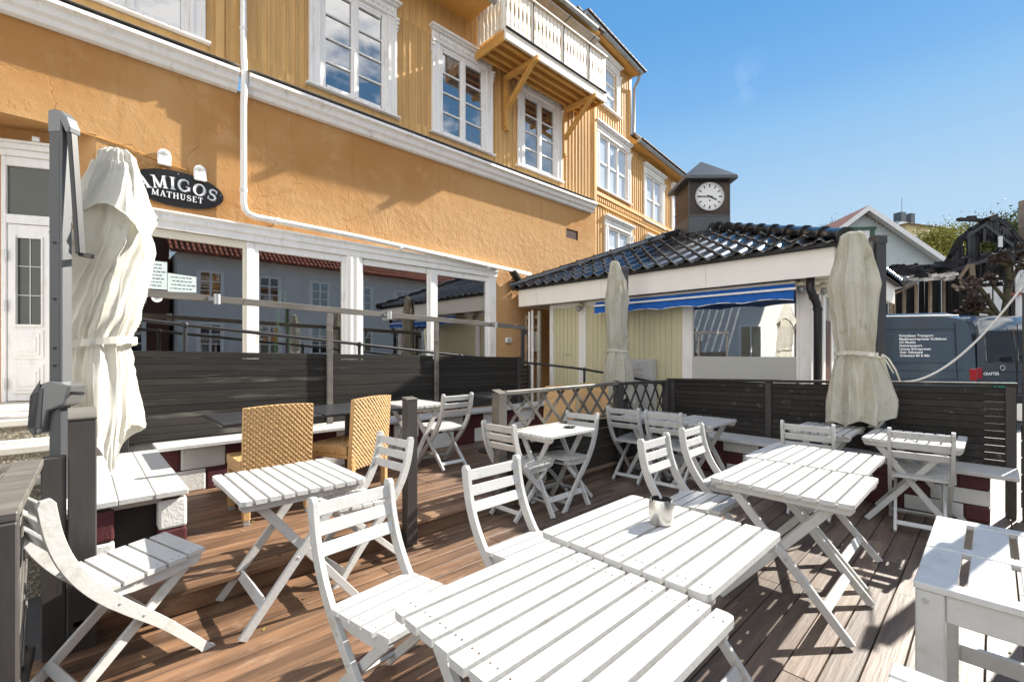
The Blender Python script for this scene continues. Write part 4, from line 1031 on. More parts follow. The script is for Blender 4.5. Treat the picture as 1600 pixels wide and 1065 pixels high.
# shop windows
def shopband():
    # header casing
    b=MB(); prof=[(7.0,1.72),(6.90,1.715),(6.90,1.69),(6.93,1.67),(6.93,1.60),(6.955,1.585),(6.955,1.50),(7.0,1.50)]
    b.prism(prof,lambda p,q,s:(s,p,q),.10,6.20); b.box(5.98,6.16,6.955,7.0,-.4,1.499); b.box(.12,.26,6.955,7.0,-.4,1.499)
    hd=b.build('shop_window_casing',W_TRIM,house,bevel=.004)
    groups=[(.26,1.66,1.76,3.05),(3.30,4.60,4.71,5.98)]
    b=MB(); b.box(3.05,3.30,6.955,7.05,-.4,1.499); b.box(3.10,3.14,6.935,6.956,-.4,1.49); b.box(3.20,3.24,6.935,6.956,-.4,1.49); b.build('mullion_post',W_TRIM,house,bevel=.005)
    for (a,m0,m1,e) in groups:
        for (x0,x1,inner) in ((a,m0,0),(m1,e,1)):
            b=MB(); f=.035 if not inner else .055; hz=1.498; bz=-.35; y0=6.99 if inner else 7.0
            hb=.10
            b.box(x0,x0+f,y0,7.06,bz,hz); b.box(x1-f,x1,y0,7.06,bz,hz); b.box(x0+f,x1-f,y0,7.06,hz-hb,hz); b.box(x0+f,x1-f,y0,7.06,bz,bz+.06)
            w=b.build('shop_window',W_CREAM if (not inner and a<1) else W_TRIM,house,bevel=.004)
            b=MB(); b.quad((x0+f-.01,7.03,bz+.05),(x1-f+.01,7.03,bz+.05),(x1-f+.01,7.03,hz-hb+.01),(x0+f-.01,7.03,hz-hb+.01)); b.build('pane',G_SHOP,w)
        b=MB(); b.box(m0+.002,m1-.002,6.975,7.06,-.35,1.40); b.box(m0+.002,m1-.002,6.985,7.06,1.402,1.497); b.build('mullion',W_TRIM,house,bevel=.005)
shopband()
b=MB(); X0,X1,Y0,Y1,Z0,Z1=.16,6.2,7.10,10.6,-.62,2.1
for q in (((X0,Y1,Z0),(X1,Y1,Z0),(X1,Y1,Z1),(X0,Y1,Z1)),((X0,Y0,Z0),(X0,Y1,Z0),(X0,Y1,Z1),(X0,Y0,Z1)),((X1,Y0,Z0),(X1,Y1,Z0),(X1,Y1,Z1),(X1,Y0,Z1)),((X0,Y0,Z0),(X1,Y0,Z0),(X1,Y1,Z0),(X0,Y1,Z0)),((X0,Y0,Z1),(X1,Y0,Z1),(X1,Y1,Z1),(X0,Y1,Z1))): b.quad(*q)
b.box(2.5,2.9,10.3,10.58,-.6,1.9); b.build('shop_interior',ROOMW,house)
# things inside the shop
t=thing('pendant_lamp','dark domed pendant lamp hanging behind the second shop window','lamp',(3.35,8.7,.9))
b=MB(); b.lathe((3.35,8.7,.98),[(.30,0),(.295,.04),(.25,.14),(.16,.22),(.06,.27),(.03,.33)],28); b.build('lamp_shade',LAMPP,t,smooth=40)
b=MB(); b.tube([(3.35,8.7,1.3),(3.35,8.7,2.1)],.008,6); b.build('cord',BLACKM,t)
t=thing('step_ladder','green step ladder standing inside behind the second shop window','ladder',(2.45,8.1,-.62))
for (xa,xb) in ((2.30,2.42),(2.62,2.48)):
    b=MB(); b.bar((xa,8.1,-.62),(xb,8.1,1.0),.05,.03,(0,1,0)); b.build('rail',GREENL,t)
b=MB(); 
for k in range(5): b.bar((2.32+.02*k,8.1,-.35+.28*k),(2.60-.02*k,8.1,-.35+.28*k),.03,.025)
b.build('rung',GREENL,t)
# rain pipe (part of the house)
b=MB(); b.tube([(1.605,6.90,6.36),(1.605,6.90,3.95),(1.605,6.87,3.84),(1.605,6.865,3.70),(1.605,6.87,3.45),(1.605,6.90,3.3),(1.605,6.90,1.98),(1.62,6.90,1.90),(1.66,6.90,1.85),(1.75,6.90,1.825),(3.2,6.89,1.80),(7.05,6.86,1.655)],.040,14); b.build('rain_pipe',W_TRIM,house,smooth=True)
b=MB()
for z in (4.3,2.15): b.tube([(1.605,6.90,z-.02),(1.605,6.90,z+.02)],.047,14)
for x in (2.02,3.95,5.9): b.tube([(x-.02,6.888,1.822-.0385*(x-1.9)),(x+.02,6.888,1.822-.0385*(x-1.9))],.048,14); b.box(x-.01,x+.01,6.90,7.0,1.79-.0385*(x-1.9),1.81-.0385*(x-1.9))
b.build('pipe_clip',W_TRIM,house,smooth=40)
# ------------------------------------------------ door set in the recess
door=MB(); nv=Vector((dd.y,-dd.x,0)); nv=-nv if nv.y>0 else nv
def TD(s,o,z): p=D0+dd*s+nv*o; return (p.x,p.y,z)
def tb(b,s0,s1,o0,o1,a,c): 
    b.add([TD(s0,o0,a),TD(s1,o0,a),TD(s1,o1,a),TD(s0,o1,a),TD(s0,o0,c),TD(s1,o0,c),TD(s1,o1,c),TD(s0,o1,c)],[(0,3,2,1),(4,5,6,7),(0,1,5,4),(1,2,6,5),(2,3,7,6),(3,0,4,7)])
DW=.60
b=MB(); tb(b,-.0,.035,0,.05,-.55,2.13); tb(b,DW-.045,DW,0,.05,-.55,2.13); tb(b,.035,DW-.045,0,.05,2.03,2.13); tb(b,.035,DW-.045,0,.052,1.40,1.50)
tb(b,-.0,DW+.01,0,.08,2.13,2.20); tb(b,-.0,DW+.03,0,.11,2.20,2.26); tb(b,-.0,DW+.045,0,.14,2.26,2.285)
b.box(-.36,-.30,7.16,7.30,2.286,2.33)
df=b.build('door_frame',W_TRIM,house,bevel=.005)
b=MB(); b.quad(TD(.04,.02,1.5),TD(DW-.05,.02,1.5),TD(DW-.05,.02,2.03),TD(.04,.02,2.03)); b.build('transom_pane',G_DOOR,df)
b=MB()
for (s0,s1) in ((.09,DW-.05),(.04,.085)):
    w=s1-s0; g0,g1=s0+w*.37,s1-w*.16
    tb(b,s0,g0,0,.035,-.54,1.395); tb(b,g1,s1,0,.035,-.54,1.395); tb(b,g0,g1,0,.034,1.25,1.395); tb(b,g0,g1,0,.034,-.54,.30)
    for (a,c) in ((-.08,.24),(-.46,-.14)):
        tb(b,g0-.02,g1+.02,.0345,.048,a,c); tb(b,g0+.01,g1-.01,.0482,.058,a+.04,c-.04); tb(b,g0+.035,g1-.035,.0582,.066,a+.08,c-.08)
    tb(b,g0-.015,g0,.035,.05,.29,1.27); tb(b,g1,g1+.015,.035,.05,.29,1.27); tb(b,g0-.015,g1+.015,.035,.052,.275,.297)
    gm=(g0+g1)/2; tb(b,gm-.003,gm+.003,.012,.018,.30,1.25)
    for z in (.62,.94): tb(b,g0,g1,.012,.018,z-.003,z+.003)
dl=b.build('door_leaf',W_TRIM,house,bevel=.004)
b=MB()
b.quad(TD(.04,.01,.3),TD(DW-.05,.01,.3),TD(DW-.05,.01,1.25),TD(.04,.01,1.25)); b.build('pane',G_DOOR,dl)
b=MB()
for z in (1.05,.5,-.35): tb(b,DW-.055,DW-.035,.05,.062,z-.06,z+.06)
b.build('hinge',GALV,dl)
# ------------------------------------------------ things on the front
def sconce(label,x,z):
    t=thing('wall_light',label,'wall light',(x,6.98,z),0,'white lights above the oval sign')
    prof=[(-.062,-.09),(-.070,-.02),(-.066,.05),(-.045,.09),(0,.108),(.045,.09),(.066,.05),(.070,-.02),(.062,-.09)]
    b=MB(); b.prism(prof,lambda a,c,q:(x+a,6.985-q,z+c),0,.03); b.build('back_plate',W_TRIM,t,bevel=.005)
    b=MB(); b.add([(x-.05,6.95,z+.03),(x+.05,6.95,z+.03),(x+.065,6.90,z-.10),(x-.065,6.90,z-.10),(x-.05,6.955,z-.10),(x+.05,6.955,z-.10),(x,6.93,z+.06)],[(0,1,2,3),(0,3,4),(1,5,2),(2,5,4,3),(0,6,1)]); b.build('lamp_shade',W_TRIM,t)
    b=MB(); b.bar((x,6.945,z+.005),(x,6.945,z+.085),.014,.012); b.build('finial',LGREY,t)
sconce('white scalloped wall light above the sign, the one nearer the parasol',.765,2.36)
sconce('white scalloped wall light above the sign, the one nearer the rain pipe',1.13,2.265)
# ------------------------------------------------ oval sign
sx,sz=.905,2.01
sign=thing('oval_sign','black oval shop sign with white serif lettering on the ochre plaster','sign',(sx,6.96,sz))
b=MB(); n=56
ov=[(.485*math.cos(2*PI*i/n),.222*math.sin(2*PI*i/n)) for i in range(n)]
b.prism(ov,lambda a,c,q:(sx+a,6.985-q,sz+c),0,.02); b.build('sign_board',SIGNB,sign,bevel=.004)
b=MB()
for a,c in ((.45,.03),(0,.19),(-.45,.0)): b.tube([(sx+a,6.966,sz+c),(sx+a,6.962,sz+c)],.007,8)
b.build('screw',GALV,sign)
def ribbon(b,pts,ws,fn):
    L,Rr=[],[]
    for i,p in enumerate(pts):
        a=Vector(pts[max(i-1,0)]);c=Vector(pts[min(i+1,len(pts)-1)]); d=(c-a).normalized(); nn_=Vector((-d.y,d.x)); w=ws[i] if isinstance(ws,list) else ws
        L.append(tuple(Vector(p)+nn_*w/2)); Rr.append(tuple(Vector(p)-nn_*w/2))
    b.strip(L,Rr,fn,0,.004)
def arc(cx,cy,rx,ry,a0,a1,n=16): return [(cx+rx*math.cos(R(a0+(a1-a0)*i/n)),cy+ry*math.sin(R(a0+(a1-a0)*i/n))) for i in range(n+1)]
def glyph(ch):
    T_,t_=.17,.085; s=lambda x,y,w=.30:([(x-w/2,y),(x+w/2,y)],.06)
    if ch=='A': return .80,[([(.14,.03),(.40,.98)],t_),([(.40,1.0),(.68,.03)],T_),([(.22,.34),(.58,.34)],.07),s(.13,.03,.26),s(.68,.03,.32)]
    if ch=='M': return 1.0,[([(.14,.03),(.16,.97)],t_),([(.16,.97),(.48,.06)],T_),([(.48,.06),(.80,.97)],t_),([(.82,.03),(.80,.97)],T_),s(.14,.03,.26),s(.82,.03,.32),s(.10,.97,.22),s(.86,.97,.22)]
    if ch=='I': return .40,[([(.2,.03),(.2,.97)],T_),s(.2,.03,.34),s(.2,.97,.34)]
    if ch=='G':
        p=arc(.44,.5,.36,.46,52,330,22); return .90,[(p,[.07+.10*abs(math.sin(PI*i/22)) for i in range(23)]),([(.75,.42),(.75,.12)],.15),s(.72,.42,.32),([(.70,.92),(.70,.66)],.06)]
    if ch=='O':
        p=arc(.44,.5,.36,.46,90,450,32); return .88,[(p,[.08+.10*abs(math.sin(2*PI*i/32)) for i in range(33)])]
    if ch=='S':
        p=arc(.34,.73,.24,.22,40,250,12)+arc(.34,.28,.26,.24,80,-140,12); return .70,[(p,[.07+.10*(1-abs(2*i/25-1)) for i in range(26)]),([(.555,.96),(.555,.70)],.06),([(.10,.30),(.10,.04)],.06)]
    if ch=='T': return .76,[([(.38,.03),(.38,.96)],T_),([(.06,.96),(.70,.96)],.08),s(.38,.03,.34),([(.06,1.0),(.06,.74)],.06),([(.70,1.0),(.70,.74)],.06)]
    if ch=='H': return .90,[([(.2,.03),(.2,.97)],T_),([(.70,.03),(.70,.97)],T_),([(.2,.5),(.70,.5)],.075),s(.2,.03,.32),s(.2,.97,.32),s(.7,.03,.32),s(.7,.97,.32)]
    if ch=='U': return .86,[([(.2,.97),(.2,.30)]+arc(.42,.30,.22,.26,180,360,10)+[(.64,.97)],[.17]*2+[.16-.008*i for i in range(11)]+[.085]),s(.2,.97,.32),s(.66,.97,.26)]
    if ch=='E': return .74,[([(.2,.03),(.2,.97)],T_),([(.1,.03),(.64,.03)],.075),([(.1,.97),(.62,.97)],.075),([(.2,.5),(.5,.5)],.07),([(.63,.0),(.63,.24)],.06),([(.61,.78),(.61,1.0)],.06)]
def lettering(name,text,h,cxp,base,bend,m,oy,sp=.06,dx=0,dz=0):
    W=sum(glyph(c)[0]+sp for c in text)*h; x=-W/2; b=MB()
    for c in text:
        w,st=glyph(c); mid=x+w*h/2; rot=-bend*mid*2.0; zb=-bend*mid*mid
        for si,(pts,ww) in enumerate(st):
            wz=[q*h for q in ww] if isinstance(ww,list) else ww*h
            P=[]
            for (a,e) in pts:
                u=(a-w/2)*h; v=e*h; P.append((mid+u*math.cos(rot)-v*math.sin(rot)*-1*-1, zb+u*math.sin(rot)+v*math.cos(rot)))
            ribbon(b,P,wz,lambda a,e,q,si=si:(sx+cxp+a+dx,oy-q-.0002*si,sz+base+e+dz))
        x+=(w+sp)*h
    return b.build(name,m,sign)
lettering('lettering','AMIGOS',.150,.01,-.015,.42,LETG,6.9645,.10,.008,-.006)
lettering('lettering','AMIGOS',.150,.01,-.015,.42,LETW,6.9585,.10)
lettering('lettering','MATHUSET',.072,.0,-.125,.0,LETW,6.9585,.10)
# papers on the glass
def paper(label,x0,x1,z0,z1,lines,m=PAPER,skew=0):
    t=thing('paper_notice',label,'paper',((x0+x1)/2,7.02,z0))
    b=MB(); b.add([(x0,7.024,z0),(x1,7.024,z0+skew),(x1,7.024,z1-skew*1.5),(x0,7.024,z1),(x0,7.026,z0),(x1,7.026,z0+skew),(x1,7.026,z1-skew*1.5),(x0,7.026,z1)],[(0,1,2,3),(7,6,5,4),(0,4,5,1),(2,6,7,3),(1,5,6,2),(3,7,4,0)]); b.build('sheet',m,t)
    b=MB(); rnd=random.Random(3)
    for k in range(lines):
        z=z1-(z1-z0)*(k+1)/(lines+1); x=x0+(x1-x0)*rnd.uniform(.08,.25)
        while x<x1-(x1-x0)*.15:
            w=rnd.uniform(.012,.04); b.box(x,min(x+w,x1-.01),7.0225,7.0235,z-.004,z+.004+rnd.uniform(0,.004)); x+=w+.012
    b.build('handwriting',INK,t)
paper('pale printed certificate taped inside the first shop window',.50,.80,.76,1.10,7)
paper('handwritten white note taped beside the certificate on the first window',.805,1.10,.74,.97,4,skew=.012)
t=thing('round_sticker','small round white sticker on the first shop window below the certificate','sticker',(.70,7.02,.64))
b=MB(); b.prism([(.055*math.cos(2*PI*i/24),.055*math.sin(2*PI*i/24)) for i in range(24)],lambda a,c,q:(.70+a,7.026-q,.655+c),0,.002); b.build('disc',CLKF,t)
b=MB(); b.box(.67,.735,7.0225,7.0238,.652,.662); b.box(.68,.725,7.0225,7.0238,.637,.643); b.build('print',INK,t)
t=thing('wall_socket','small white socket box on the shaded ochre wall by the kiosk','socket',(6.52,6.97,.13)); b=MB(); b.box(6.44,6.60,6.95,7.0,.18,.29); b.build('box',W_TRIM,t,bevel=.006)
b=MB(); b.box(6.46,6.58,6.94,6.951,.20,.27); b.build('lid',LGREY,t,bevel=.004)
# ================================================================== YELLOW WING (bends away behind the main house)
wing=thing('wooden_house','taller yellow clapboard wing behind the kiosk roof, with a lower part beyond','house',(9.57,7.06,GND),R(6))
wd_=Vector((math.cos(R(6)),math.sin(R(6)),0)); wn_=Vector((wd_.y,-wd_.x,0)); W0=Vector((9.57,7.06,0))
TW=lambda s,o,z: tuple(W0+wd_*s+wn_*o+Vector((0,0,z)))
def wq(b,s0,s1,z0,z1,holes):
    ss=sorted({s0,s1,*[h[0] for h in holes],*[h[1] for h in holes]}); zs=sorted({z0,z1,*[h[2] for h in holes],*[h[3] for h in holes]})
    for a,c in zip(ss,ss[1:]):
        for e,g in zip(zs,zs[1:]):
            m,n=(a+c)/2,(e+g)/2
            if any(h[0]<m<h[1] and h[2]<n<h[3] for h in holes): continue
            b.quad(TW(a,0,e),TW(c,0,e),TW(c,0,g),TW(a,0,g))
    s=s0+.06
    while s<s1:
        segs=[(z0,z1)]
        for h in holes:
            if h[0]<s<h[1]:
                nsg=[]
                for a,c in segs:
                    if h[3]<=a or h[2]>=c: nsg.append((a,c)); continue
                    if a<h[2]: nsg.append((a,h[2]))
                    if c>h[3]: nsg.append((h[3],c))
                segs=nsg
        for a,c in segs: 
            p=Vector(TW(s,.008,(a+c)/2)); b.obox(p,wd_*.018,wn_*.009,Vector((0,0,(c-a)/2-.002)))
        s+=.135
wins=[(1.05,4.22,5.95,1.95,3,2),(.50,6.45,7.86,1.75,2,3),(3.72,4.0,5.74,1.55,2,2),(5.9,4.0,5.74,1.5,2,2),(1.35,1.75,3.62,1.6,2,3),(3.9,1.75,3.62,1.6,2,3)]
holes=[(x-w/2+.2,x+w/2-.2,z0+.05,z1-.3) for x,z0,z1,w,_,_ in wins]
b=MB(); wq(b,-.1,2.05,GND,7.98,[holes[0],holes[1],holes[4]]); wq(b,2.0501,7.6,GND,5.98,[holes[2],holes[3],holes[5]])
for s,z0,z1 in ((2.05,5.8,7.98),(7.6,GND,5.98)): b.quad(TW(s,0,z0),TW(s,-5,z0),TW(s,-5,z1),TW(s,0,z1))
b.build('clad_wall',CLAD,wing)
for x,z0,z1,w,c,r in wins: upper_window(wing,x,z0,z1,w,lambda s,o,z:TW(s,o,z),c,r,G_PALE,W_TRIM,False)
def wb(b,s0,s1,o0,o1,a,c): b.obox((Vector(TW(s0,o0,a))+Vector(TW(s1,o1,c)))/2,wd_*((s1-s0)/2),wn_*((o1-o0)/2),Vector((0,0,(c-a)/2)))
b=MB(); wb(b,-.02,7.6,.001,.075,4.02,4.12); wb(b,-.02,7.6,.001,.045,3.80,4.019)
for k in range(70): wb(b,.0+k*.108,.06+k*.108,.0452,.062,3.88,3.98)
b.build('belt_course',BRACK,wing,bevel=.004)
for q in ((1.96,2.10,-.02,.03,5.7,7.98),(-.12,0,.001,.04,3.5,7.98)):
    b=MB(); wb(b,*q); b.build('corner_board',CLAD,wing,bevel=.004)
b=MB()
for (s0,s1,z) in ((-.9,2.12,7.96),(1.98,7.8,5.96)):
    b.add([TW(s0,.27,z-.02),TW(s1,.27,z-.02),TW(s1,0,z-.02),TW(s0,0,z-.02),TW(s0,.27,z+.04),TW(s1,.27,z+.04),TW(s1,0,z+.28),TW(s0,0,z+.28)],[(0,1,2,3),(0,4,5,1),(1,5,6,2),(3,7,4,0),(4,7,6,5)])
b.build('eaves',BRACK,wing)
b=MB()
for (s0,s1,z) in ((-.9,2.15,8.0),(1.97,7.9,6.0)): b.tube([TW(s0,.32,z),TW(s1,.32,z-.02)],.06,10)
b.tube([TW(2.12,.30,7.95),TW(2.13,.2,7.75),TW(2.14,.1,7.62),TW(2.14,.08,6.35),TW(2.2,.2,6.22),TW(2.28,.3,6.10)],.042,10); b.build('gutter',GUTG,wing,smooth=40)
for (s0,s1,z) in ((-.9,2.2,8.06),(2.05,7.9,6.06)):
    s=s0; b=MB()
    while s<s1:
        for r in range(12):
            p=Vector(TW(s+.1,.25-r*.3,z+r*.2)); b.obox(p,wd_*.098,wn_*.17,Vector((0,0,.025)))
        s+=.2
    b.build('roof',DKTILE,wing,bevel=.01)

# ================================================================== KIOSK
ki=thing('kiosk','low kiosk with a glazed black tile roof, olive panels and pale fascia','kiosk',(9.1,3.9,GND))
KX=7.04; KY0,KY1=1.66,6.28; EX=6.66; EY0,EY1=1.36,6.80
b=MB()
# fascia boards
for a,c in ((1.34,2.90),(2.904,4.75),(4.754,6.30),(6.304,6.82)): b.box(EX,EX+.03,a,c,.93,1.275)
b.box(EX+.031,11.6,1.34,1.37,.93,1.275); b.box(EX+.031,11.6,6.79,6.82,.93,1.275)
for y in (1.5,2.8,3.0,4.0,4.65,4.85,5.6,6.2,6.4):
    for z in (.96,1.24): b.tube([(EX+.001,y,z),(EX-.003,y,z)],.006,6,1)
b.build('fascia',[FASC,GALV],ki,bevel=.002)
b=MB(); b.quad((EX+.03,1.37,.95),(11.6,1.37,.95),(11.6,6.79,.95),(EX+.03,6.79,.95)); b.build('soffit',SOFF,ki)
b=MB(); b.box(EX-.02,EX+.02,1.30,6.86,1.278,1.345); b.box(EX+.021,11.6,1.30,1.34,1.278,1.345); b.build('eave_strip',BLACKM,ki)
# walls
b=MB()
def vpanel(y0,y1,z0,z1):
    y=y0
    while y<y1-.01:
        e=min(y+.098,y1); b.box(KX+.003,KX+.03,y+.003,e-.003,z0,z1); y=e
    b.box(KX+.012,KX+.05,y0,y1,z0,z1)
vpanel(5.53,6.18,GND,.86); vpanel(3.44,5.36,GND,.86)
b.build('olive_panel',OLIVE,ki)
b=MB()
for a,c in ((6.18,6.28),(5.36,5.53),(3.28,3.44),(1.66,1.80)): b.box(KX-.02,KX+.06,a,c,GND,.948)
b.box(KX-.015,KX+.06,5.53,6.18,.86,.947); b.box(KX-.015,KX+.06,3.44,5.36,.86,.947); b.box(KX-.015,KX+.06,1.80,3.28,.86,.947)
b.box(KX-.01,KX+.05,1.80,1.84,-.40,.859)
b.build('wall_trim',W_TRIM,ki,bevel=.004)
b=MB()
b.tube([(KX+.001,5.86,-.06),(KX+.006,5.86,-.06)],.016,10); b.build('bolt',BLACKM,ki)
b=MB(); b.tube([(KX+.001,5.77,-.06),(KX+.006,5.77,-.06)],.016,10)
b.build('bolt',BLACKM,ki)
b=MB(); b.box(KX+.005,KX+.05,1.84,3.28,GND,-.075); b.build('frosted_panel',AWGREY,ki)
b=MB(); b.quad((KX+.02,1.84,-.075),(KX+.02,3.28,-.075),(KX+.02,3.28,.86),(KX+.02,1.84,.86)); b.build('window_pane',thin_glass('kiosk_glass',.42,.75),ki)
b=MB(); b.box(KX+.05,11.2,6.2,6.26,GND,.945); b.box(11.1,11.2,1.8,6.2,GND,.945); b.box(8.6,11.1,1.66,1.7,GND,.945); b.build('back_wall',OLIVE,ki)
b=MB(); b.box(8.9,8.95,1.75,6.1,GND,.94); b.box(KX+.1,8.9,1.75,6.1,GND+.01,GND+.3); b.build('interior_wall',LGREY,ki)
# side verandah
b=MB()
for x in (7.10,7.42,7.62,8.10,8.50): b.box(x,x+.12 if x!=7.42 else x+.06,1.655,1.72,GND,.948)
b.box(7.22,8.5,1.66,1.70,.80,.947); b.box(7.22,7.62,1.66,1.70,-.52,-.43); b.box(7.22,7.62,1.67,1.69,.05,.10)
b.build('side_frame',W_TRIM,ki,bevel=.004)
b=MB(); b.quad((7.22,1.69,-.43),(7.62,1.69,-.43),(7.62,1.69,.8),(7.22,1.69,.8)); b.quad((7.74,1.69,.45),(8.10,1.69,.45),(8.10,1.69,.8),(7.74,1.69,.8)); b.build('side_pane',G_GREY,ki)
b=MB(); b.box(7.74,8.10,1.67,1.70,GND,.45); b.build('door',BRDOOR,ki,bevel=.004)
b=MB(); b.box(7.0,8.6,1.0,1.64,GND,-.60); b.build('porch_step',CONC,ki,bevel=.01)
# black glazed pan tiles on the four hips
AP=Vector((9.14,4.08,2.46)); E=[Vector((6.60,1.24,1.30)),Vector((6.60,6.92,1.30)),Vector((11.68,6.92,1.30)),Vector((11.68,1.24,1.30))]
def tileface(name,A,B,fine):
    b=MB(); u=(B-A); L=u.length; u.normalize(); M=(A+B)/2; sdir=(AP-M); sdir=sdir-u*sdir.dot(u); SL=sdir.length; sdir.normalize(); n=u.cross(sdir); n=n if n.z>0 else -n
    tw,tl=.240,.345; du=tw/(12 if fine else 6); nrow=int(SL/tl)+1; apu=(AP-A).dot(u)
    for r in range(nrow):
        v0=r*tl; v1=min(v0+tl+.03,SL); 
        l0=apu*v0/SL; l1=L-(L-apu)*v0/SL
        sub=[0,.02,.12,.3,.55,.8,1.0] if fine else [0,.05,1.0]
        nu=max(2,int((l1-l0+.08)/du)); idx={}
        for j,f in enumerate(sub):
            v=v0+(v1-v0)*f
            for i in range(nu+1):
                uu=l0-.04+(l1-l0+.08)*i/nu
                ph=(uu/tw)%1.0
                h=.050*(.5+.5*math.cos(2*PI*ph))**1.0+.012*math.cos(4*PI*ph+.6)
                tl_=.036*(1-f) - (.022 if j==0 else 0)
                sc=-.016*abs(math.cos(PI*ph))*(1 if f<.2 else 0)
                p=A+u*uu+sdir*(v+sc)+n*(h+tl_); b.v.append(tuple(p))
        base=len(b.v)-(nu+1)*len(sub)
        for j in range(len(sub)-1):
            for i in range(nu):
                uu=l0-.04+(l1-l0+.08)*(i+.5)/nu; v=v0+(v1-v0)*(sub[j]+sub[j+1])/2
                if uu<apu*v/SL-.06 or uu>L-(L-apu)*v/SL+.06: continue
                b.f.append((base+j*(nu+1)+i,base+j*(nu+1)+i+1,base+(j+1)*(nu+1)+i+1,base+(j+1)*(nu+1)+i)); b.m.append(0)
    return b.build(name,TILE,ki,smooth=55)
tileface('roof',E[0],E[1],True)
for k in range(1,4): tileface('roof',E[k],E[(k+1)%4],False)
b=MB()
for k in range(4): b.quad(tuple(E[k]-Vector((0,0,.03))),tuple(E[(k+1)%4]-Vector((0,0,.03))),tuple(AP-Vector((0,0,.03))),tuple(AP-Vector((0,0,.031))))
b.build('roof_deck',BLACKM,ki)
for k in range(4):
    b=MB(); P=E[k]+Vector((0,0,.075)); Q=AP+Vector((0,0,.07)); d=(Q-P); L=d.length; d.normalize(); s=-.05; i=0
    while s<L-.3:
        r0,r1=.100,.086
        p=P+d*s; q=P+d*(s+.40); b.tube([p,p+d*.035,p+d*.05,q],[r0+.008,r0+.008,r0-.006,r1],14); s+=.36
    b.build('hip_tile',TILE,ki,smooth=50)
# clock tower, its faces turned to the roof corners
tcx,tcy=9.03,4.03; a45=R(46.0); tf=Vector((math.cos(a45),math.sin(a45),0)); tr=Vector((tf.y,-tf.x,0)); TC=Vector((tcx,tcy,0))
tw=ki  # tower belongs to the kiosk
b=MB(); b.obox((tcx,tcy,2.75),tr*.385,tf*.385,Vector((0,0,.58))); cab=b.build('clock_tower',BRONZ,ki,bevel=.004)
b=MB(); b.obox((tcx,tcy,2.42),tr*.40,tf*.40,Vector((0,0,.16))); b.build('tower_flashing',CAPM,cab,bevel=.01)
b=MB()
for sg in (-1,1):
    p=TC-tf*.387+tr*(.387*sg); b.tube([p+Vector((0,0,2.3)),p+Vector((0,0,3.33))],.012,6)
b.obox(TC-tf*.388+Vector((0,0,2.60)),tr*.384,tf*.003,Vector((0,0,.012)))
b.build('edge_trim',CAPM,cab)
b=MB(); hw=.50; z0=3.27
cs=[TC+tr*(hw*a)+tf*(hw*c) for a,c in ((-1,-1),(1,-1),(1,1),(-1,1))]; ap=TC+Vector((0,0,3.79))
v=[tuple(q+Vector((0,0,z0))) for q in cs]+[tuple(q+Vector((0,0,z0+.065))) for q in cs]+[tuple(ap)]
b.add(v,[(0,3,2,1),(0,1,5,4),(1,2,6,5),(2,3,7,6),(3,0,4,7),(4,5,8),(5,6,8),(6,7,8),(7,4,8)]); b.build('tower_cap',CAPM,cab,bevel=.006)
ck=TC-tf*.386+Vector((0,0,2.955)); fk=lambda a,c,q: tuple(ck+tr*a+Vector((0,0,c))-tf*q)
b=MB(); b.prism([(.255*math.cos(2*PI*i/48),.255*math.sin(2*PI*i/48)) for i in range(48)],fk,0,.022); face=b.build('clock_face',CLKF,cab)
b=MB()
for i in range(48):
    a0,a1=2*PI*i/48,2*PI*(i+1)/48
    vs=[]
    for r,q in ((.252,.0),(.252,.034),(.272,.034),(.272,0)): vs+= [fk(r*math.cos(a0),r*math.sin(a0),q),fk(r*math.cos(a1),r*math.sin(a1),q)]
    b.add(vs,[(0,1,3,2),(2,3,5,4),(4,5,7,6)])
b.build('clock_rim',LGREY,face,smooth=40)
b=MB()
for i in range(60):
    a=PI/2-2*PI*i/60; big=i%5==0; r0,r1,w=((.175,.235,.020 if i%15 else .026) if big else (.222,.236,.006))
    c,s=math.cos(a),math.sin(a); p=[(r0*c-w/2*s*-1,r0*s-w/2*c),(r1*c+w/2*s,r1*s-w/2*c),(r1*c-w/2*s,r1*s+w/2*c),(r0*c-w/2*s,r0*s+w/2*c)]
    b.prism(p,fk,.0225,.024)
b.prism([(-.012,-.09),(.012,-.09),(.012,-.06),(-.012,-.06)],fk,.0225,.024)
b.build('hour_mark',BLACKM,face)
def hand(nm,deg,l0,l1,w,q):
    a=PI/2-R(deg); c,s=math.cos(a),math.sin(a); b=MB(); b.prism([(l0*c+w/2*s,l0*s-w/2*c),(l1*c+w/2*s*.8,l1*s-w/2*c*.8),(l1*c-w/2*s*.8,l1*s+w/2*c*.8),(l0*c-w/2*s,l0*s+w/2*c)],fk,q,q+.004); b.build(nm,BLACKM,face)
hand('hour_hand',115,-.05,.145,.026,.026); hand('minute_hand',270,-.05,.225,.018,.032)
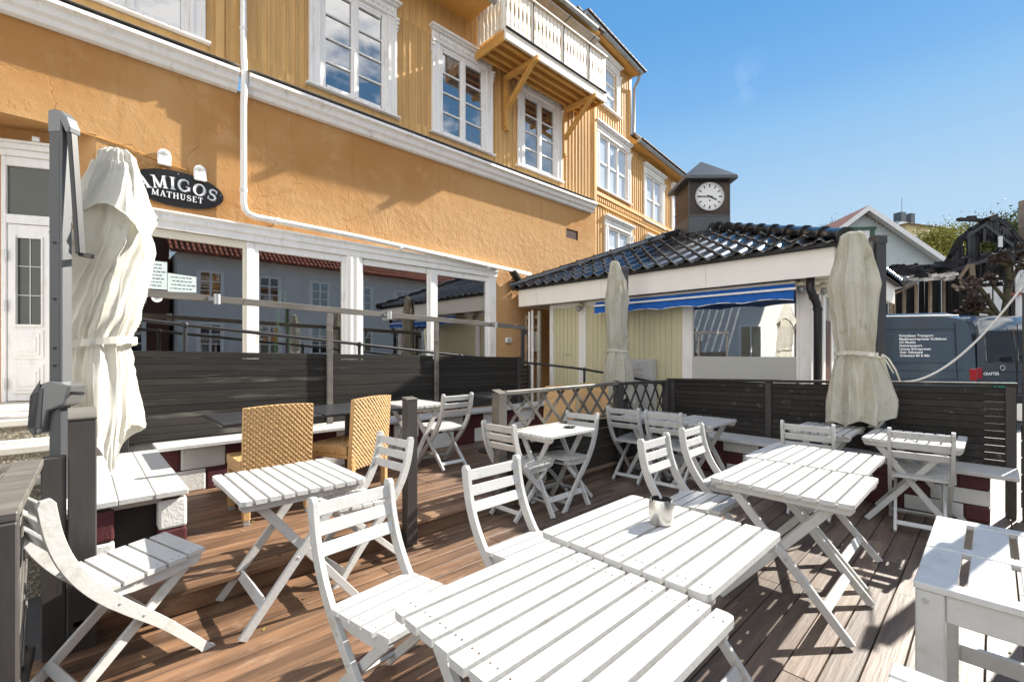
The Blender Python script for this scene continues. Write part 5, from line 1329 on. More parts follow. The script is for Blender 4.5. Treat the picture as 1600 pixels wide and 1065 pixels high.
# awning on the kiosk
b=MB(); ax0,ax1=6.72,7.0; y0,y1=1.78,4.92
b.box(6.76,7.02,y0,y1,.86,.925); aw=b.build('awning',SOFF,ki,bevel=.01)
b=MB(); nseg=80
top=[];
for i in range(nseg+1):
    y=y0+(y1-y0)*i/nseg; sag=.01*math.sin(i*.9)
    z=.665+.028*abs(math.sin((y-y0)/.31*PI*.5*2/2))
    vs=[(6.93,y,.925),(6.76,y,.885),(6.70,y,.80),(6.695+sag,y,z)]
    b.v+=vs
for i in range(nseg):
    for j in range(3): b.f.append((i*4+j,i*4+j+1,i*4+4+j+1,i*4+4+j)); b.m.append(0)
b.build('awning_cloth',BLUE,aw,smooth=40)
b=MB(); b.box(6.672,6.70,y0-.03,y1+.01,.795,.825); b.build('front_bar',W_TRIM,aw,bevel=.006)
b=MB()
for i in range(nseg):
    ya=y0+(y1-y0)*i/nseg; yb=y0+(y1-y0)*(i+1)/nseg; za=.665+.028*abs(math.sin((ya-y0)/.31*PI*.5)); zb_=.665+.028*abs(math.sin((yb-y0)/.31*PI*.5))
    b.quad((6.690,ya,za-.006),(6.690,yb,zb_-.003),(6.690,yb,zb_+.005),(6.690,ya,za+.005))
b.build('piping',W_TRIM,aw)
b=MB(); 
for y in (2.2,3.4,4.6): b.bar((6.98,y,.90),(6.72,y,.81),.03,.03)
b.build('awning_arm',W_TRIM,aw)
# down pipe at the kiosk corner
b=MB(); b.tube([(6.80,1.62,.95),(6.80,1.62,.80),(6.84,1.60,.72),(6.93,1.58,.62),(6.965,1.575,.52),(6.965,1.575,GND)],.048,14); b.build('down_pipe',BLACKM,ki,smooth=True)
b=MB()
for z in (.55,.70): b.tube([(6.96 if z<.6 else 6.87,1.578 if z<.6 else 1.595,z-.02),(6.965 if z<.6 else 6.86,1.575 if z<.6 else 1.60,z+.02)],.056,14)
b.build('pipe_collar',BLACKM,ki,smooth=40)
# cable tangle of lights on the roof
b=MB(); rnd=random.Random(5); pts=[]
for k in range(46):
    s=k/45; y=5.9-2.6*s+rnd.uniform(-.10,.10); f=.22+.45*s+rnd.uniform(-.04,.04); x=6.60+2.54*f; z=1.30+1.16*f+.085+rnd.uniform(0,.10); pts.append((x,y,z))
b.tube(pts,.008,5); 
for k in range(3,44,3):
    p=Vector(pts[k]); b.tube([p+Vector((rnd.uniform(-.10,.10),rnd.uniform(-.16,.16),.02)),p+Vector((rnd.uniform(-.1,.1),rnd.uniform(-.16,.16),.0))],.010,5)
tag(b.build('light_chain',BLACKM),'black tangled light chain lying across the glazed kiosk roof','light chain')
def bulk(label,p,out,group):
    p=Vector(p); o=Vector(out); t=thing('bulkhead_lamp',label,'wall lamp',p,0,group)
    b=MB(); b.obox(p+o*.02,o*.02,Vector((o.y,-o.x,0))*.045,Vector((0,0,.05))); b.build('bracket',W_CREAM,t,bevel=.006)
    q=p+o*.11; b=MB(); b.lathe(q,[(.02,.07),(.055,.05),(.095,.02),(.10,.005),(.06,0)],16); b.build('hood',W_CREAM,t,smooth=40)
    b=MB(); b.lathe(q+Vector((0,0,-.10)),[(.02,0),(.045,.02),(.05,.06),(.04,.10)],14); b.build('globe',G_GREY,t,smooth=True)
    b=MB(); b.tube([p+o*.03,p+o*.06+Vector((0,0,.06)),q+Vector((0,0,.08))],.010,8); b.build('arm',W_CREAM,t,smooth=True)
bulk('small cream bulkhead lamp on the white post left of the blue awning',(KX-.02,5.44,.86),(-1,0,0),'lamps under the kiosk eave')
bulk('small cream bulkhead lamp at the right end of the blue awning',(KX-.02,1.74,.86),(-1,0,0),'lamps under the kiosk eave')
bulk('small cream bulkhead lamp round the kiosk corner by the right parasol',(7.16,1.655,.84),(0,-1,0),'lamps under the kiosk eave')
t=thing('floodlight','small black floodlight at the roof corner against the ochre wall','floodlight',(6.62,6.95,1.5))
b=MB(); b.obox((6.60,6.84,1.56),(.10,0,-.10),(0,.09,0),(.02,0,.02)); b.build('lamp_head',BLACKM,t,bevel=.006)
b=MB(); b.bar((6.62,6.99,1.5),(6.62,6.86,1.54),.03,.03); b.build('arm',BLACKM,t)
# electric cabinet
t=thing('electric_cabinet','grey electric cabinet with a lock and plate before the olive kiosk panels','cabinet',(6.9,4.1,GND))
b=MB(); b.box(6.82,7.0,3.87,4.33,GND,-.13); b.build('body',LGREY,t,bevel=.008)
b=MB(); b.box(6.805,6.819,3.92,4.30,-1.3,-.165); b.build('door',LGREY,t,bevel=.006)
b=MB(); b.box(6.800,6.8045,4.02,4.20,-.42,-.37); b.box(6.800,6.8045,4.02,4.20,-.33,-.28); b.tube([(6.804,4.10,-.21),(6.795,4.10,-.21)],.02,10); b.build('lock_plate',GALV,t)
# folded trestles leaning in the gap between kiosk and house
t=thing('folded_trestle','folded wooden frame and white poles stacked in the gap beside the kiosk','trestle',(6.9,6.6,GND))
b=MB()
for y in (6.88,6.50): b.box(6.93,6.99,y-.03,y+.03,GND,.78)
for z in (.72,.52,-.18): b.box(6.925,6.985,6.53,6.85,z-.035,z+.035)
b.build('frame',STUD,t,bevel=.004)
b=MB()
for y,zz in ((6.70,.83),(6.61,.86)): b.tube([(6.86,y,GND),(6.87,y+.01,zz)],.028,10)
b.build('pole',W_TRIM,t,smooth=40)
b=MB(); b.tube([(6.88,6.47,GND),(6.9,6.46,.84)],.035,10); b.box(6.95,7.0,6.55,6.82,.0,.42); b.build('canvas_roll',CANVAS2,t,smooth=40)

# ================================================================== VANS
def FR(px,d):  # local frame of a thing seen far off: origin on the ground
    x,y=bearing(px,d); return Vector((x,y,GND))
def van(label,orig,ax,length,paint,side_sign,texts):
    """orig: rear corner on the ground nearest us; ax: unit axis rear->front; side_sign: which side body extends"""
    A=Vector(ax).normalized(); S=Vector((-A.y,A.x,0))*side_sign; o=Vector(orig); rz=math.atan2(A.y,A.x)
    t=thing('panel_van',label,'van',o)
    P=lambda a,s,z: tuple(o+A*a+S*s+Vector((0,0,z)))
    Wd=2.0
    prof=[(.02,.45),(0,1.0),(.02,1.7),(.10,2.30),(.20,2.42),(.45,2.47),(3.9,2.47),(4.35,2.36),(5.05,1.55),(5.85,1.25),(6.0,.95),(6.0,.45)]
    b=MB(); n=len(prof)
    sec=[(0.06,0),(0,.0)]
    # body: loft across the width with tumble-home
    rowsv=[]
    for s,inset in ((.0,0),(.10,-.0),(1.0,0),(1.9,0),(2.0,0)):
        r=[]
        for a,z in prof:
            tk=max(0,(z-1.0))/1.47; e=(.11*tk**2 if s<.5 else -.11*tk**2) if s in (0.0,2.0) else 0
            zz=z
            if s in (0.0,2.0) and z>2.2: zz=z-.10
            if s in (.10,1.9): e=(.14*tk**2)*(1 if s<1 else -1); 
            r.append(P(a,s+e,zz))
        rowsv.append(r)
    for r in rowsv: b.v+=r
    for i in range(4):
        for j in range(n-1): b.f.append((i*n+j,i*n+j+1,(i+1)*n+j+1,(i+1)*n+j)); b.m.append(0)
    b.f.append(tuple(range(n))); b.m.append(0); b.f.append(tuple(4*n+j for j in range(n))); b.m.append(0)
    b.add([P(.02,0,.45),P(6,0,.45),P(6,2,.45),P(.02,2,.45)],[(0,1,2,3)])
    body=b.build('body',paint,t,smooth=35)
    def side(b,a0,a1,z0,z1,off,th=.012): # plate on the near side
        def q(a,z,oo):
            tk=max(0,(z-1.0))/1.47; return P(a,.11*tk**2-oo,z)
        b.add([q(a0,z0,off),q(a1,z0,off),q(a1,z1,off),q(a0,z1,off),q(a0,z0,off+th),q(a1,z0,off+th),q(a1,z1,off+th),q(a0,z1,off+th)],[(0,3,2,1),(4,5,6,7),(0,1,5,4),(1,2,6,5),(2,3,7,6),(3,0,4,7)])
    b=MB(); side(b,.42,2.25,1.38,2.02,.001,.010); side(b,2.45,4.0,1.38,2.02,.001,.010); b.build('side_panel',paint,t,bevel=.008)
    b=MB()
    for z in (1.02,1.20): side(b,.25,5.0,z,z+.012,.001,.006)
    side(b,.33,.342,1.0,2.25,.001,.004); side(b,.30,4.2,2.10,2.112,.0005,.004); b.build('body_seam',BLACKM,t)
    b=MB(); side(b,.25,5.6,.60,.74,.001,.025); b.build('rub_strip',BLACKM,t,bevel=.005)
    b=MB(); b.tube([P(.25,.12,2.40),P(3.8,.12,2.41)],.016,8); b.build('roof_rail',LGREY,t)
    for s in (0,2):
        b=MB(); sg=-1 if s==0 else 1
        vs=[]
        for (a,ss) in ((-.01,s+sg*.006),(.12,s+sg*.006),(.12,s-sg*.08),(-.01,s-sg*.12)): 
            for z in (1.0,1.25): vs.append(P(a,ss,z))
        b.add(vs,[(0,1,3,2),(2,3,5,4),(4,5,7,6),(6,7,1,0),(0,2,4,6),(1,7,5,3)]); b.build('tail_light',REDL,t,bevel=.01)
    # rear doors
    b=MB()
    for s0,s1 in ((.22,.97),(1.03,1.78)):
        b.add([P(-.012,s0,1.38),P(-.012,s1,1.38),P(.055,s1-.02,2.10),P(.055,s0+.02,2.10),P(.03,s0,1.38),P(.03,s1,1.38),P(.10,s1-.02,2.10),P(.10,s0+.02,2.10)],[(0,1,2,3),(0,4,5,1),(1,5,6,2),(2,6,7,3),(3,7,4,0)])
    b.build('rear_window',VGLASS,t,bevel=.01)
    b=MB(); b.obox(P(-.004,1.0,1.4),A*.006,S*.006,Vector((0,0,.85))); b.obox(P(-.002,1.0,1.16),A*.006,S*.95,Vector((0,0,.006))); b.build('door_seam',BLACKM,t)
    b=MB(); b.obox(P(-.06,1.0,.55),A*.08,S*.98,Vector((0,0,.10))); b.build('bumper',BLACKM,t,bevel=.02)
    b=MB(); b.obox(P(-.012,.66,.86),A*.008,S*.27,Vector((0,0,.062))); pl=b.build('number_plate',PLATE,t,bevel=.004)
    b=MB(); ring=[P(-.008,.62+.055*math.cos(2*PI*i/20),1.25+.055*math.sin(2*PI*i/20)) for i in range(21)]; b.tube(ring,.010,6); b.build('badge_ring',LGREY,t,smooth=True)
    for a in (1.1,4.75):
        for s in (-.0,1.78):
            b=MB(); c=Vector(P(a,s,.36)); b.tube([c,c+S*.22],.36,24); wv=b.build('wheel',RUBBER,t,bevel=.02)
            b=MB(); b.tube([c-S*.004,c+S*.224],.22,16); b.build('rim',GALV,wv)
    # wheel arch
    for a in (1.1,4.75):
        b=MB(); arcp=[P(a+.44*math.cos(R(x)),-.008,.40+.44*math.sin(R(x))) for x in range(0,181,12)]; b.tube(arcp,.035,6); b.build('wheel_arch',BLACKM,t,smooth=True)
    b=MB(); b.add([P(4.38,.16,2.30),P(5.0,.16,1.60),P(5.0,1.84,1.60),P(4.38,1.84,2.30)],[(0,1,2,3)]); b.build('windscreen',VGLASS,t)
    return t,P
def textmesh(name,txt,size,m,parent,mtx,bold=.0,align='LEFT',space=1.0):
    cu=bpy.data.curves.new(name,'FONT'); cu.body=txt; cu.size=size; cu.align_x=align; cu.extrude=.0015; cu.offset=bold; cu.space_line=space; cu.resolution_u=2
    o=bpy.data.objects.new(name,cu); COL.objects.link(o); dg=bpy.context.evaluated_depsgraph_get(); me=bpy.data.meshes.new_from_object(o.evaluated_get(dg)); bpy.data.objects.remove(o)
    me.transform(world_of(parent).inverted()@mtx); me.materials.clear(); me.materials.append(m)
    q=bpy.data.objects.new(name,me); COL.objects.link(q); q.parent=parent; return q
lat=Vector((CS,-CC,0)); fwd=Vector((CC,CS,0))
ax=(-lat*math.cos(R(14))+fwd*math.sin(R(14)))
t1,P1=van('dark blue grey panel van seen side on with white lettering on its flank',FR(1526,9.75),ax,6,VAN1,-1,None)
def van_side_matrix(P,A,S,a,z,off=-.014):
    p=Vector(P(a,off,z)); X=-A; Z=-S; Y=(Vector((0,0,1))+S*.085).normalized(); tk=.11*((z-1)/1.47)**2
    p=p+S*tk
    M=Matrix((X,Y,X.cross(Y))).transposed().to_4x4(); M.translation=p; return M
A1=ax.normalized(); S1=Vector((-A1.y,A1.x,0))*-1
textmesh('lettering','Greenåsen Transport\nMaskinentreprenør Kolleknut\nGS Maskin\nSteintransport\nUssum Entreprenør\nGeir Gabestad\nGrimstad Bil & Båt',.073,LETW,t1,van_side_matrix(P1,A1,S1,1.40,1.945,-.022),.0020,space=1.0)
b=MB(); 
M=van_side_matrix(P1,A1,S1,1.82,1.64,-.022)
for i,(cx_,cy_) in enumerate(((0,0),(.05,.04),(.09,-.02))): b.add([tuple(M@Vector((cx_+.05*math.cos(2*PI*k/10),cy_+.05*math.sin(2*PI*k/10),.001*i))) for k in range(10)],[tuple(range(10))],i%2)
b.build('round_logo',[LETW,BLUE],t1)
ax2=(fwd*math.cos(R(-5))+lat*math.sin(R(-5)))
t2,P2=van('dark grey panel van seen from the rear at the right edge with a green plate',FR(1527,10.35),ax2,6,VAN2,-1,None)
def rearM(P,A,S,s,z,o=-.022):
    p=Vector(P(o,s,z)); X=S; Y=Vector((0,0,1)); M=Matrix((X,Y,X.cross(Y))).transposed().to_4x4(); M.translation=p; return M
A2=ax2.normalized(); S2=Vector((-A2.y,A2.x,0))*-1
textmesh('lettering','CRAFTER',.095,LETW,t2,rearM(P2,A2,S2,.14,1.085,-.010),.002)
textmesh('plate_number','ZN 95 527',.105,BLACKM,t2,rearM(P2,A2,S2,.42,.825,-.022),.002)
# ================================================================== FAR BACKGROUND (each in its own frame: x right, y away, z up)
def frame_at(px,d,turn=0):
    x,y=bearing(px,d); a=R(46.5-90+turn); X=Vector((math.cos(a),math.sin(a),0)); Y=Vector((-X.y,X.x,0)); o=Vector((x,y,0))
    return o,X,Y
# hill
b=MB(); N=40; o,X,Y=frame_at(1500,70,0)
for j in range(N+1):
    for i in range(N+1):
        u=-70+160*i/N; v=-30+110*j/N
        z=GND-.3+ (17.5*max(0,min(1,(v+26)/36))**1.2)*(.45+.55*math.exp(-((u-18)/55)**2)) + (1.6*mnoise.noise(Vector((u*.06,v*.06,3))) if v>-24 else 0)
        p=o+X*u+Y*v; b.v.append((p.x,p.y,z))
for j in range(N):
    for i in range(N): b.f.append((j*(N+1)+i,j*(N+1)+i+1,(j+1)*(N+1)+i+1,(j+1)*(N+1)+i)); b.m.append(0)
struct(b.build('hill',HILLM,smooth=True))
def tree(label,px,d,zbase,h,cw,m,nleaf,seed,cat='tree',leaf=.16,group=None,crown0=.3,bare=False):
    rnd=random.Random(seed); o,X,Y=frame_at(px,d); t=thing('leafy_tree' if not bare else 'bare_tree',label,cat,(o.x,o.y,zbase),0,group)
    b=MB(); tips=[]
    def br(p,dr,L,r,lv):
        q=p+dr*L; mid=(p+q)/2+Vector((rnd.uniform(-1,1),rnd.uniform(-1,1),0))*L*.06
        b.tube([p,mid,q],[r,r*.8,r*.6],6 if lv<2 else 4,caps=False)
        if lv>=(4 if bare else 3): tips.append(q); return
        for k in range(rnd.choice((3,4))):
            nd=(dr+Vector((rnd.uniform(-1,1),rnd.uniform(-1,1),rnd.uniform(-.25,.6)))*.75).normalized(); br(p+dr*L*rnd.uniform(.55,1),nd,L*rnd.uniform(.55,.8),r*.55,lv+1)
        if lv: tips.append(q)
    br(Vector((o.x,o.y,zbase)),Vector((0,0,1)),h*.34,h*.028,0)
    b.build('trunk',BARK,t)
    b=MB()
    for k in range(nleaf):
        tp=rnd.choice(tips); p=tp+Vector((rnd.gauss(0,1),rnd.gauss(0,1),rnd.gauss(0,.8)))*cw*.09
        a=Vector((rnd.uniform(-1,1),rnd.uniform(-1,1),rnd.uniform(-1,1))).normalized(); c=a.cross(Vector((rnd.uniform(-1,1),rnd.uniform(-1,1),rnd.uniform(-1,1)))).normalized(); s=leaf*rnd.uniform(.5,1.2)
        b.add([p-a*s,p+c*s*.6,p+a*s,p-c*s*.6],[(0,1,2,3)])
    if nleaf: b.build('crown',m,t)
    return t
tree('yellow green spring tree between the burnt house and the pale yellow house',1496,40,4.2,9.4,6.5,LEAFY,7500,11,leaf=.12)
tree('lower yellow green tree at the foot of the pale yellow house',1482,37,4.0,4.8,5.5,LEAFY,6500,12,leaf=.12)
tree('half bare tree rising behind the burnt gable',1505,46,7.5,8.0,7,LEAFY,1300,21,leaf=.09)
tree('dark bushy tree on the slope at the right edge',1572,44,6.2,8.2,10,LEAFG,10000,13,leaf=.13)
tree('bare branched tree at the right edge above the dark bush',1590,48,9.0,8.5,9,LEAFY,160,14,bare=True,leaf=.08)
tree('bare twiggy tree just left of the white gable house',1312,48,9.0,6.0,8,LEAFY,60,15,bare=True,leaf=.07)
# pale yellow house far up the hill
o,X,Y=frame_at(1440,62,18); h=thing('rendered_house','pale yellow rendered house with a metal roof far up the hill','house',(o.x,o.y,9))
Q=lambda u,v,z: tuple(o+X*u+Y*v+Vector((0,0,z)))
def qb(b,u0,u1,v0,v1,z0,z1,Q=None,mi=0):
    b.add([Q(u0,v0,z0),Q(u1,v0,z0),Q(u1,v1,z0),Q(u0,v1,z0),Q(u0,v0,z1),Q(u1,v0,z1),Q(u1,v1,z1),Q(u0,v1,z1)],[(0,3,2,1),(4,5,6,7),(0,1,5,4),(1,2,6,5),(2,3,7,6),(3,0,4,7)],mi)
b=MB(); qb(b,-3.0,7,0,9,6,17.0,Q); b.build('wall',YELP,h)
b=MB(); b.add([Q(-3.6,-.6,17),Q(7.6,-.6,17),Q(7.6,9.6,17),Q(-3.6,9.6,17),Q(.4,4,18.9),Q(5,4,18.9)],[(0,1,5,4),(1,2,5),(2,3,4,5),(3,0,4),(0,3,2,1)]); b.build('roof',SLATE,h)
b=MB(); qb(b,-.9,.1,1.9,2.9,17.6,19.4,Q); qb(b,1.1,1.9,1.9,2.7,17.6,19.4,Q); b.build('chimney',CAPM,h)
b=MB(); p=Vector(Q(1.0,3,18.6)); b.tube([p,p+Vector((0,0,3.2))],.03,5); b.build('aerial',BLACKM,h)
for z in (14.9,12.2):
    for u in (-.9,1.2,3.4):
        b=MB(); qb(b,u-.62,u+.62,-.06,.02,z-.75,z+.75,Q); w=b.build('window',W_TRIM,h)
        b=MB()
        for uu in (-.29,.29):
            for zz in (-.36,.36): qb(b,u+uu-.24,u+uu+.24,-.075,-.061,z+zz-.30,z+zz+.30,Q)
        b.build('pane',G_GREY,w)
# white gable house
o,X,Y=frame_at(1348,28,-6); h=thing('gabled_house','pale clapboard gable house with a red tile roof and a green framed attic window','house',(o.x,o.y,GND)); oG=o
k=28/715
G=lambda u,v,z: tuple(oG+X*u+Y*v+Vector((0,0,z)))
ap_=(549-330)*k; el=4.75; ez=ap_-3.65
b=MB(); b.add([G(-el,0,GND),G(el,0,GND),G(el,0,ez),G(0,0,ap_-.2),G(-el,0,ez),G(-el,9,GND),G(el,9,GND),G(el,9,ez),G(0,9,ap_-.2),G(-el,9,ez)],[(0,1,2,3,4),(5,6,7,8,9),(0,4,9,5),(1,6,7,2)])
z=-1.4
while z<ap_-.3:
    hwid=el if z<ez else el*(ap_-.2-z)/(ap_-.2-ez)
    if hwid>.1: b.add([G(-hwid,-.001,z),G(hwid,-.001,z),G(hwid,-.022,z+.005),G(-hwid,-.022,z+.005),G(-hwid,-.001,z+.15),G(hwid,-.001,z+.15)],[(0,1,2,3),(3,2,5,4)])
    z+=.155
b.build('wall',HW2,h)
for sg in (-1,1):
    b=MB(); sl=Vector((sg*el*1.08,0,(ez-ap_)*1.08)); 
    for (v0,v1,dz,th,mt) in ((-.55,9.4,.03,.10,0),): 
        a0=(0,ap_+.0); a1=(sg*(el+.45),ap_+(ez-ap_)*(el+.45)/el)
        b.add([G(a0[0],v0,a0[1]),G(a1[0],v0,a1[1]),G(a1[0],v1,a1[1]),G(a0[0],v1,a0[1]),G(a0[0],v0,a0[1]+.14),G(a1[0],v0,a1[1]+.14),G(a1[0],v1,a1[1]+.14),G(a0[0],v1,a0[1]+.14)],[(0,1,2,3),(4,7,6,5),(0,4,5,1),(1,5,6,2),(2,6,7,3),(3,7,4,0)])
    b.build('roof',HW,h)
    b=MB()
    b.add([G(a0[0],-.60,a0[1]-.13),G(a1[0],-.60,a1[1]-.13),G(a1[0],-.552,a1[1]-.13),G(a0[0],-.552,a0[1]-.13),G(a0[0],-.60,a0[1]+.19),G(a1[0],-.60,a1[1]+.19),G(a1[0],-.552,a1[1]+.19),G(a0[0],-.552,a0[1]+.19)],[(0,1,2,3),(4,7,6,5),(0,4,5,1),(1,5,6,2),(2,6,7,3),(3,7,4,0)])
    b.add([G(a0[0],-.551,a0[1]+.141),G(a1[0],-.551,a1[1]+.141),G(a1[0],9.3,a1[1]+.141),G(a0[0],9.3,a0[1]+.141),G(a0[0],-.551,a0[1]+.20),G(a1[0],-.551,a1[1]+.20),G(a1[0],9.3,a1[1]+.20),G(a0[0],9.3,a0[1]+.20)],[(0,1,2,3),(4,7,6,5),(0,4,5,1),(1,5,6,2),(2,6,7,3),(3,7,4,0)],1)
    b.build('barge_board',[HW,REDT],h)
wz=(549-369)*k
b=MB(); 
qb(b,-.62,-.36,-.10,-.0225,wz-.50,wz+.50,G); qb(b,.36,.62,-.10,-.0225,wz-.50,wz+.50,G); qb(b,-.70,.70,-.12,-.0225,wz+.36,wz+.55,G); qb(b,-.62,.62,-.10,-.0225,wz-.56,wz-.46,G)
w=b.build('window',DKGRN,h)
b=MB(); qb(b,-.36,.36,-.06,-.0225,wz-.46,wz+.36,G); b.build('frame',W_TRIM,w)
b=MB()
for u in (-.18,.18):
    for zz in (-.25,.16): qb(b,u-.11,u+.11,-.075,-.061,wz+zz-.15,wz+zz+.15,G)
b.build('pane',G_DARK,w)
b=MB(); qb(b,-.12,.22,-.06,-.0225,ap_-1.25,ap_-1.0,G); b.build('vent',HW,h)
# burnt house ruin
o,X,Y=frame_at(1490,17.5,0); kk=17.5/715; oB=o
ru=thing('burnt_house','burnt out wooden house with a collapsed roof and charred gable','ruin',(o.x,o.y,GND))
H=lambda px,py,v=0: Vector((*bearing(px,17.5+v),(549-py)*(17.5+v)/715))
rnd=random.Random(8)
def plank(b,p,q,w,th): b.bar(p,q,w,th,Y if rnd.random()<.7 else (0,0,1))
b=MB()
# back wall planks, dark interior
for k_ in range(46):
    px=1385+k_*5.2; top=430+rnd.uniform(-6,10) if px<1500 else 395+rnd.uniform(-14,14); plank(b,H(px,625,2.6+rnd.uniform(-.1,.1)),H(px+rnd.uniform(-2,2),top,2.6),.14,.03)
for k_ in range(30): px=1490+k_*4; plank(b,H(px,625,.5+rnd.uniform(-.2,.4)),H(px+rnd.uniform(-4,4),418+rnd.uniform(-10,22),.5),.11,.04)
b.build('charred_back_wall',CHAR,ru)
b=MB()
# sagging left roof: layered ragged planks
for k_ in range(150):
    s=rnd.random(); px=1388+s*108; py=428-4*s+rnd.uniform(-5,8)-(10*s if rnd.random()<.5 else 0); L=rnd.uniform(14,40); v=rnd.uniform(-.4,1.8)
    plank(b,H(px-L/2,py+rnd.uniform(-3,3),v),H(px+L/2,py+rnd.uniform(-4,3),v+rnd.uniform(-.5,.5)),rnd.uniform(.08,.2),.03)
for k_ in range(60):
    px=1392+rnd.uniform(0,80); py=419+rnd.uniform(-4,6); plank(b,H(px,py+5,1.2),H(px+rnd.uniform(-2,3),py-rnd.uniform(0,5),1.2),.12,.08)
# the sloping roof edge from the left block up to the ridge
def edge(s):
    E_=[(1470,424),(1482,402),(1490,388),(1500,373),(1512,362),(1525,354),(1537,345),(1553,341),(1566,343),(1580,358),(1592,372),(1606,384)]
    f=s*(len(E_)-1); i=min(int(f),len(E_)-2); f-=i; return E_[i][0]+(E_[i+1][0]-E_[i][0])*f,E_[i][1]+(E_[i+1][1]-E_[i][1])*f
for k_ in range(150):
    s=rnd.random(); px,py=edge(s); px2,py2=edge(min(1,s+.09)); v=rnd.uniform(-.3,2.2); dy=rnd.uniform(-1.5,5)
    plank(b,H(px,py+dy,v),H(px2,py2+dy+rnd.uniform(-3,3),v+rnd.uniform(-.3,.3)),rnd.uniform(.06,.16),.04)
for k_ in range(90):
    s=rnd.uniform(.55,1); px,py=edge(s); plank(b,H(px,py+2,.2+rnd.uniform(0,1)),H(px+rnd.uniform(-8,10),py+rnd.uniform(20,48),rnd.uniform(-.2,1.2)),.13,.04)
plank(b,H(1497,342.5,.0),H(1552,345,.2),.14,.10); plank(b,H(1512,341,.1),H(1524,340.5,.1),.16,.12); plank(b,H(1543,343,0),H(1556,338,.3),.20,.15)
b.build('charred_roof',CHAR,ru)
b=MB()
# gable wall boards with two window holes
for k_ in range(70):
    px=1486+k_*1.42; 
    if px<1500: ty=edge(.1+.2*(px-1486)/14)[1]+6
    else:
        ty=min(edge(s/60)[1]+5 for s in range(61) if abs(edge(s/60)[0]-px)<4) if px<1585 else 372
    by=424-(px-1486)*.36 if px<1562 else 398+ (px-1562)*.6
    for (a,c) in (((by,400-(px-1504)*.1),(376,ty)) if 1504<px<1512 else (((by,395),(362,ty)) if 1531<px<1538 else ((by,ty),))):
        if a-c>2: plank(b,H(px,a,.0+rnd.uniform(-.02,.02)),H(px+rnd.uniform(-.4,.4),c+rnd.uniform(-2,2),0),1.75*kk,.03)
b.build('charred_gable',[CHARB],ru)
b=MB()
for (a,c,w,v) in (((1513,430),(1513,362),.11,-.12),((1537,395),(1537,350),.10,-.12),((1486,424),(1566,398),.14,-.14),((1503,404),(1514,400),.08,-.12),((1530,399),(1540,396),.08,-.12),((1500,375),(1537,352),.12,-.15),((1537,350),(1582,384),.12,-.15),((1560,395),(1568,360),.08,-.13)): b.bar(H(*a,v),H(*c,v),w,.06,Y)
b.build('scorched_beam',[CHARB,STUD],ru)
b=MB()
for px,ty in ((1396,460),(1412,452),(1432,444),(1453,440),(1475,438),(1392,462)): b.bar(H(px,625,.2),H(px+rnd.uniform(-1,1),ty,.2),.085,.07,Y)
b.bar(H(1397,459,.1),H(1430,444,.1),.07,.05,Y)
b.bar(H(1498,436,-.2),H(1514,413,-.3),.12,.04,Y); b.bar(H(1487,445,-.2),H(1506,455,-.3),.13,.04,Y); b.bar(H(1500,438,-.1),H(1508,454,-.1),.12,.03,Y); b.bar(H(1518,412,-.2),H(1522,470,-.2),.20,.05,Y); b.bar(H(1534,438,-.3),H(1546,424,-.3),.05,.03,Y)
b.build('scorched_stud',STUD,ru)
b=MB()
for k_ in range(46):
    s=rnd.random(); px=1412+s*80; py=436-6*s+rnd.uniform(-4,6); L=rnd.uniform(6,22); v=rnd.uniform(-.7,-.2); b.bar(H(px-L/2,py+2,v),H(px+L/2,py-rnd.uniform(-1,3),v),rnd.uniform(.05,.12),.02,Y)
b.bar(H(1397,451,-.5),H(1432,441,-.5),.10,.03,Y)
b.build('ash_plank',ASHW,ru)
b=MB()
for (px,t0,t1) in ((1534,484,446),(1540,484,440),(1546,484,437),(1556,484,430),(1563,484,438),(1590,484,412),(1598,484,395)): b.bar(H(px,t0+60,-.4),H(px,t1,-.4),.16,.03,Y)
b.bar(H(1563,369,-.2),H(1563,386,-.2),.16,.03,Y)
b.build('whitewashed_board',HW,ru)
b=MB(); b.bar(H(1568,460,-.5),H(1604,458,-.5),.10,.05,Y); b.build('rusty_beam',REDT,ru)
b=MB(); p=H(1600,366,1.5); 
b.obox(H(1612,352,1.0),X*.27,Y*.27,Vector((0,0,1.05))); b.build('chimney',STUD,ru,bevel=.03)
b=MB(); 
for k_ in range(60):
    p=H(1545+rnd.uniform(-8,8),385+rnd.uniform(-4,6),-.6+rnd.uniform(-.2,.2)); s=.12; a=Vector((rnd.uniform(-1,1),rnd.uniform(-1,1),rnd.uniform(-1,1))).normalized(); c=a.cross(Vector((.3,.5,.8))).normalized(); b.add([p-a*s,p+c*s,p+a*s,p-c*s],[(0,1,2,3)])
tag(b.build('leaf_tuft',LEAFG),'small grey green tuft of leaves in front of the burnt gable','bush')
# pollard tree in front of the ruin
o,X,Y=frame_at(1562,13.6,0); k2=13.6/715; oP=o
H2=lambda px,py,v=0: Vector((*bearing(px,13.6+v),(549-py)*(13.6+v)/715))
pt=thing('pollarded_tree','pollarded tree with thick mossy limbs and knobbly ends in front of the ruin','tree',(o.x,o.y,GND))
b=MB(); knobs=[]
limbs=[[(1568,634),(1567,560),(1566,505)],[(1566,505),(1552,482),(1541,464),(1528,448),(1518,440)],[(1566,505),(1545,487),(1530,478),(1515,474)],[(1566,505),(1572,470),(1578,440),(1574,415),(1562,400)],[(1578,440),(1590,420),(1598,400),(1602,385)],[(1574,415),(1560,410),(1552,405)],[(1545,487),(1528,487),(1508,485)],[(1572,470),(1560,455),(1552,446),(1548,436)],[(1590,420),(1602,418),(1612,420)],[(1528,448),(1516,452),(1508,456)],[(1541,464),(1533,470),(1520,465)]]
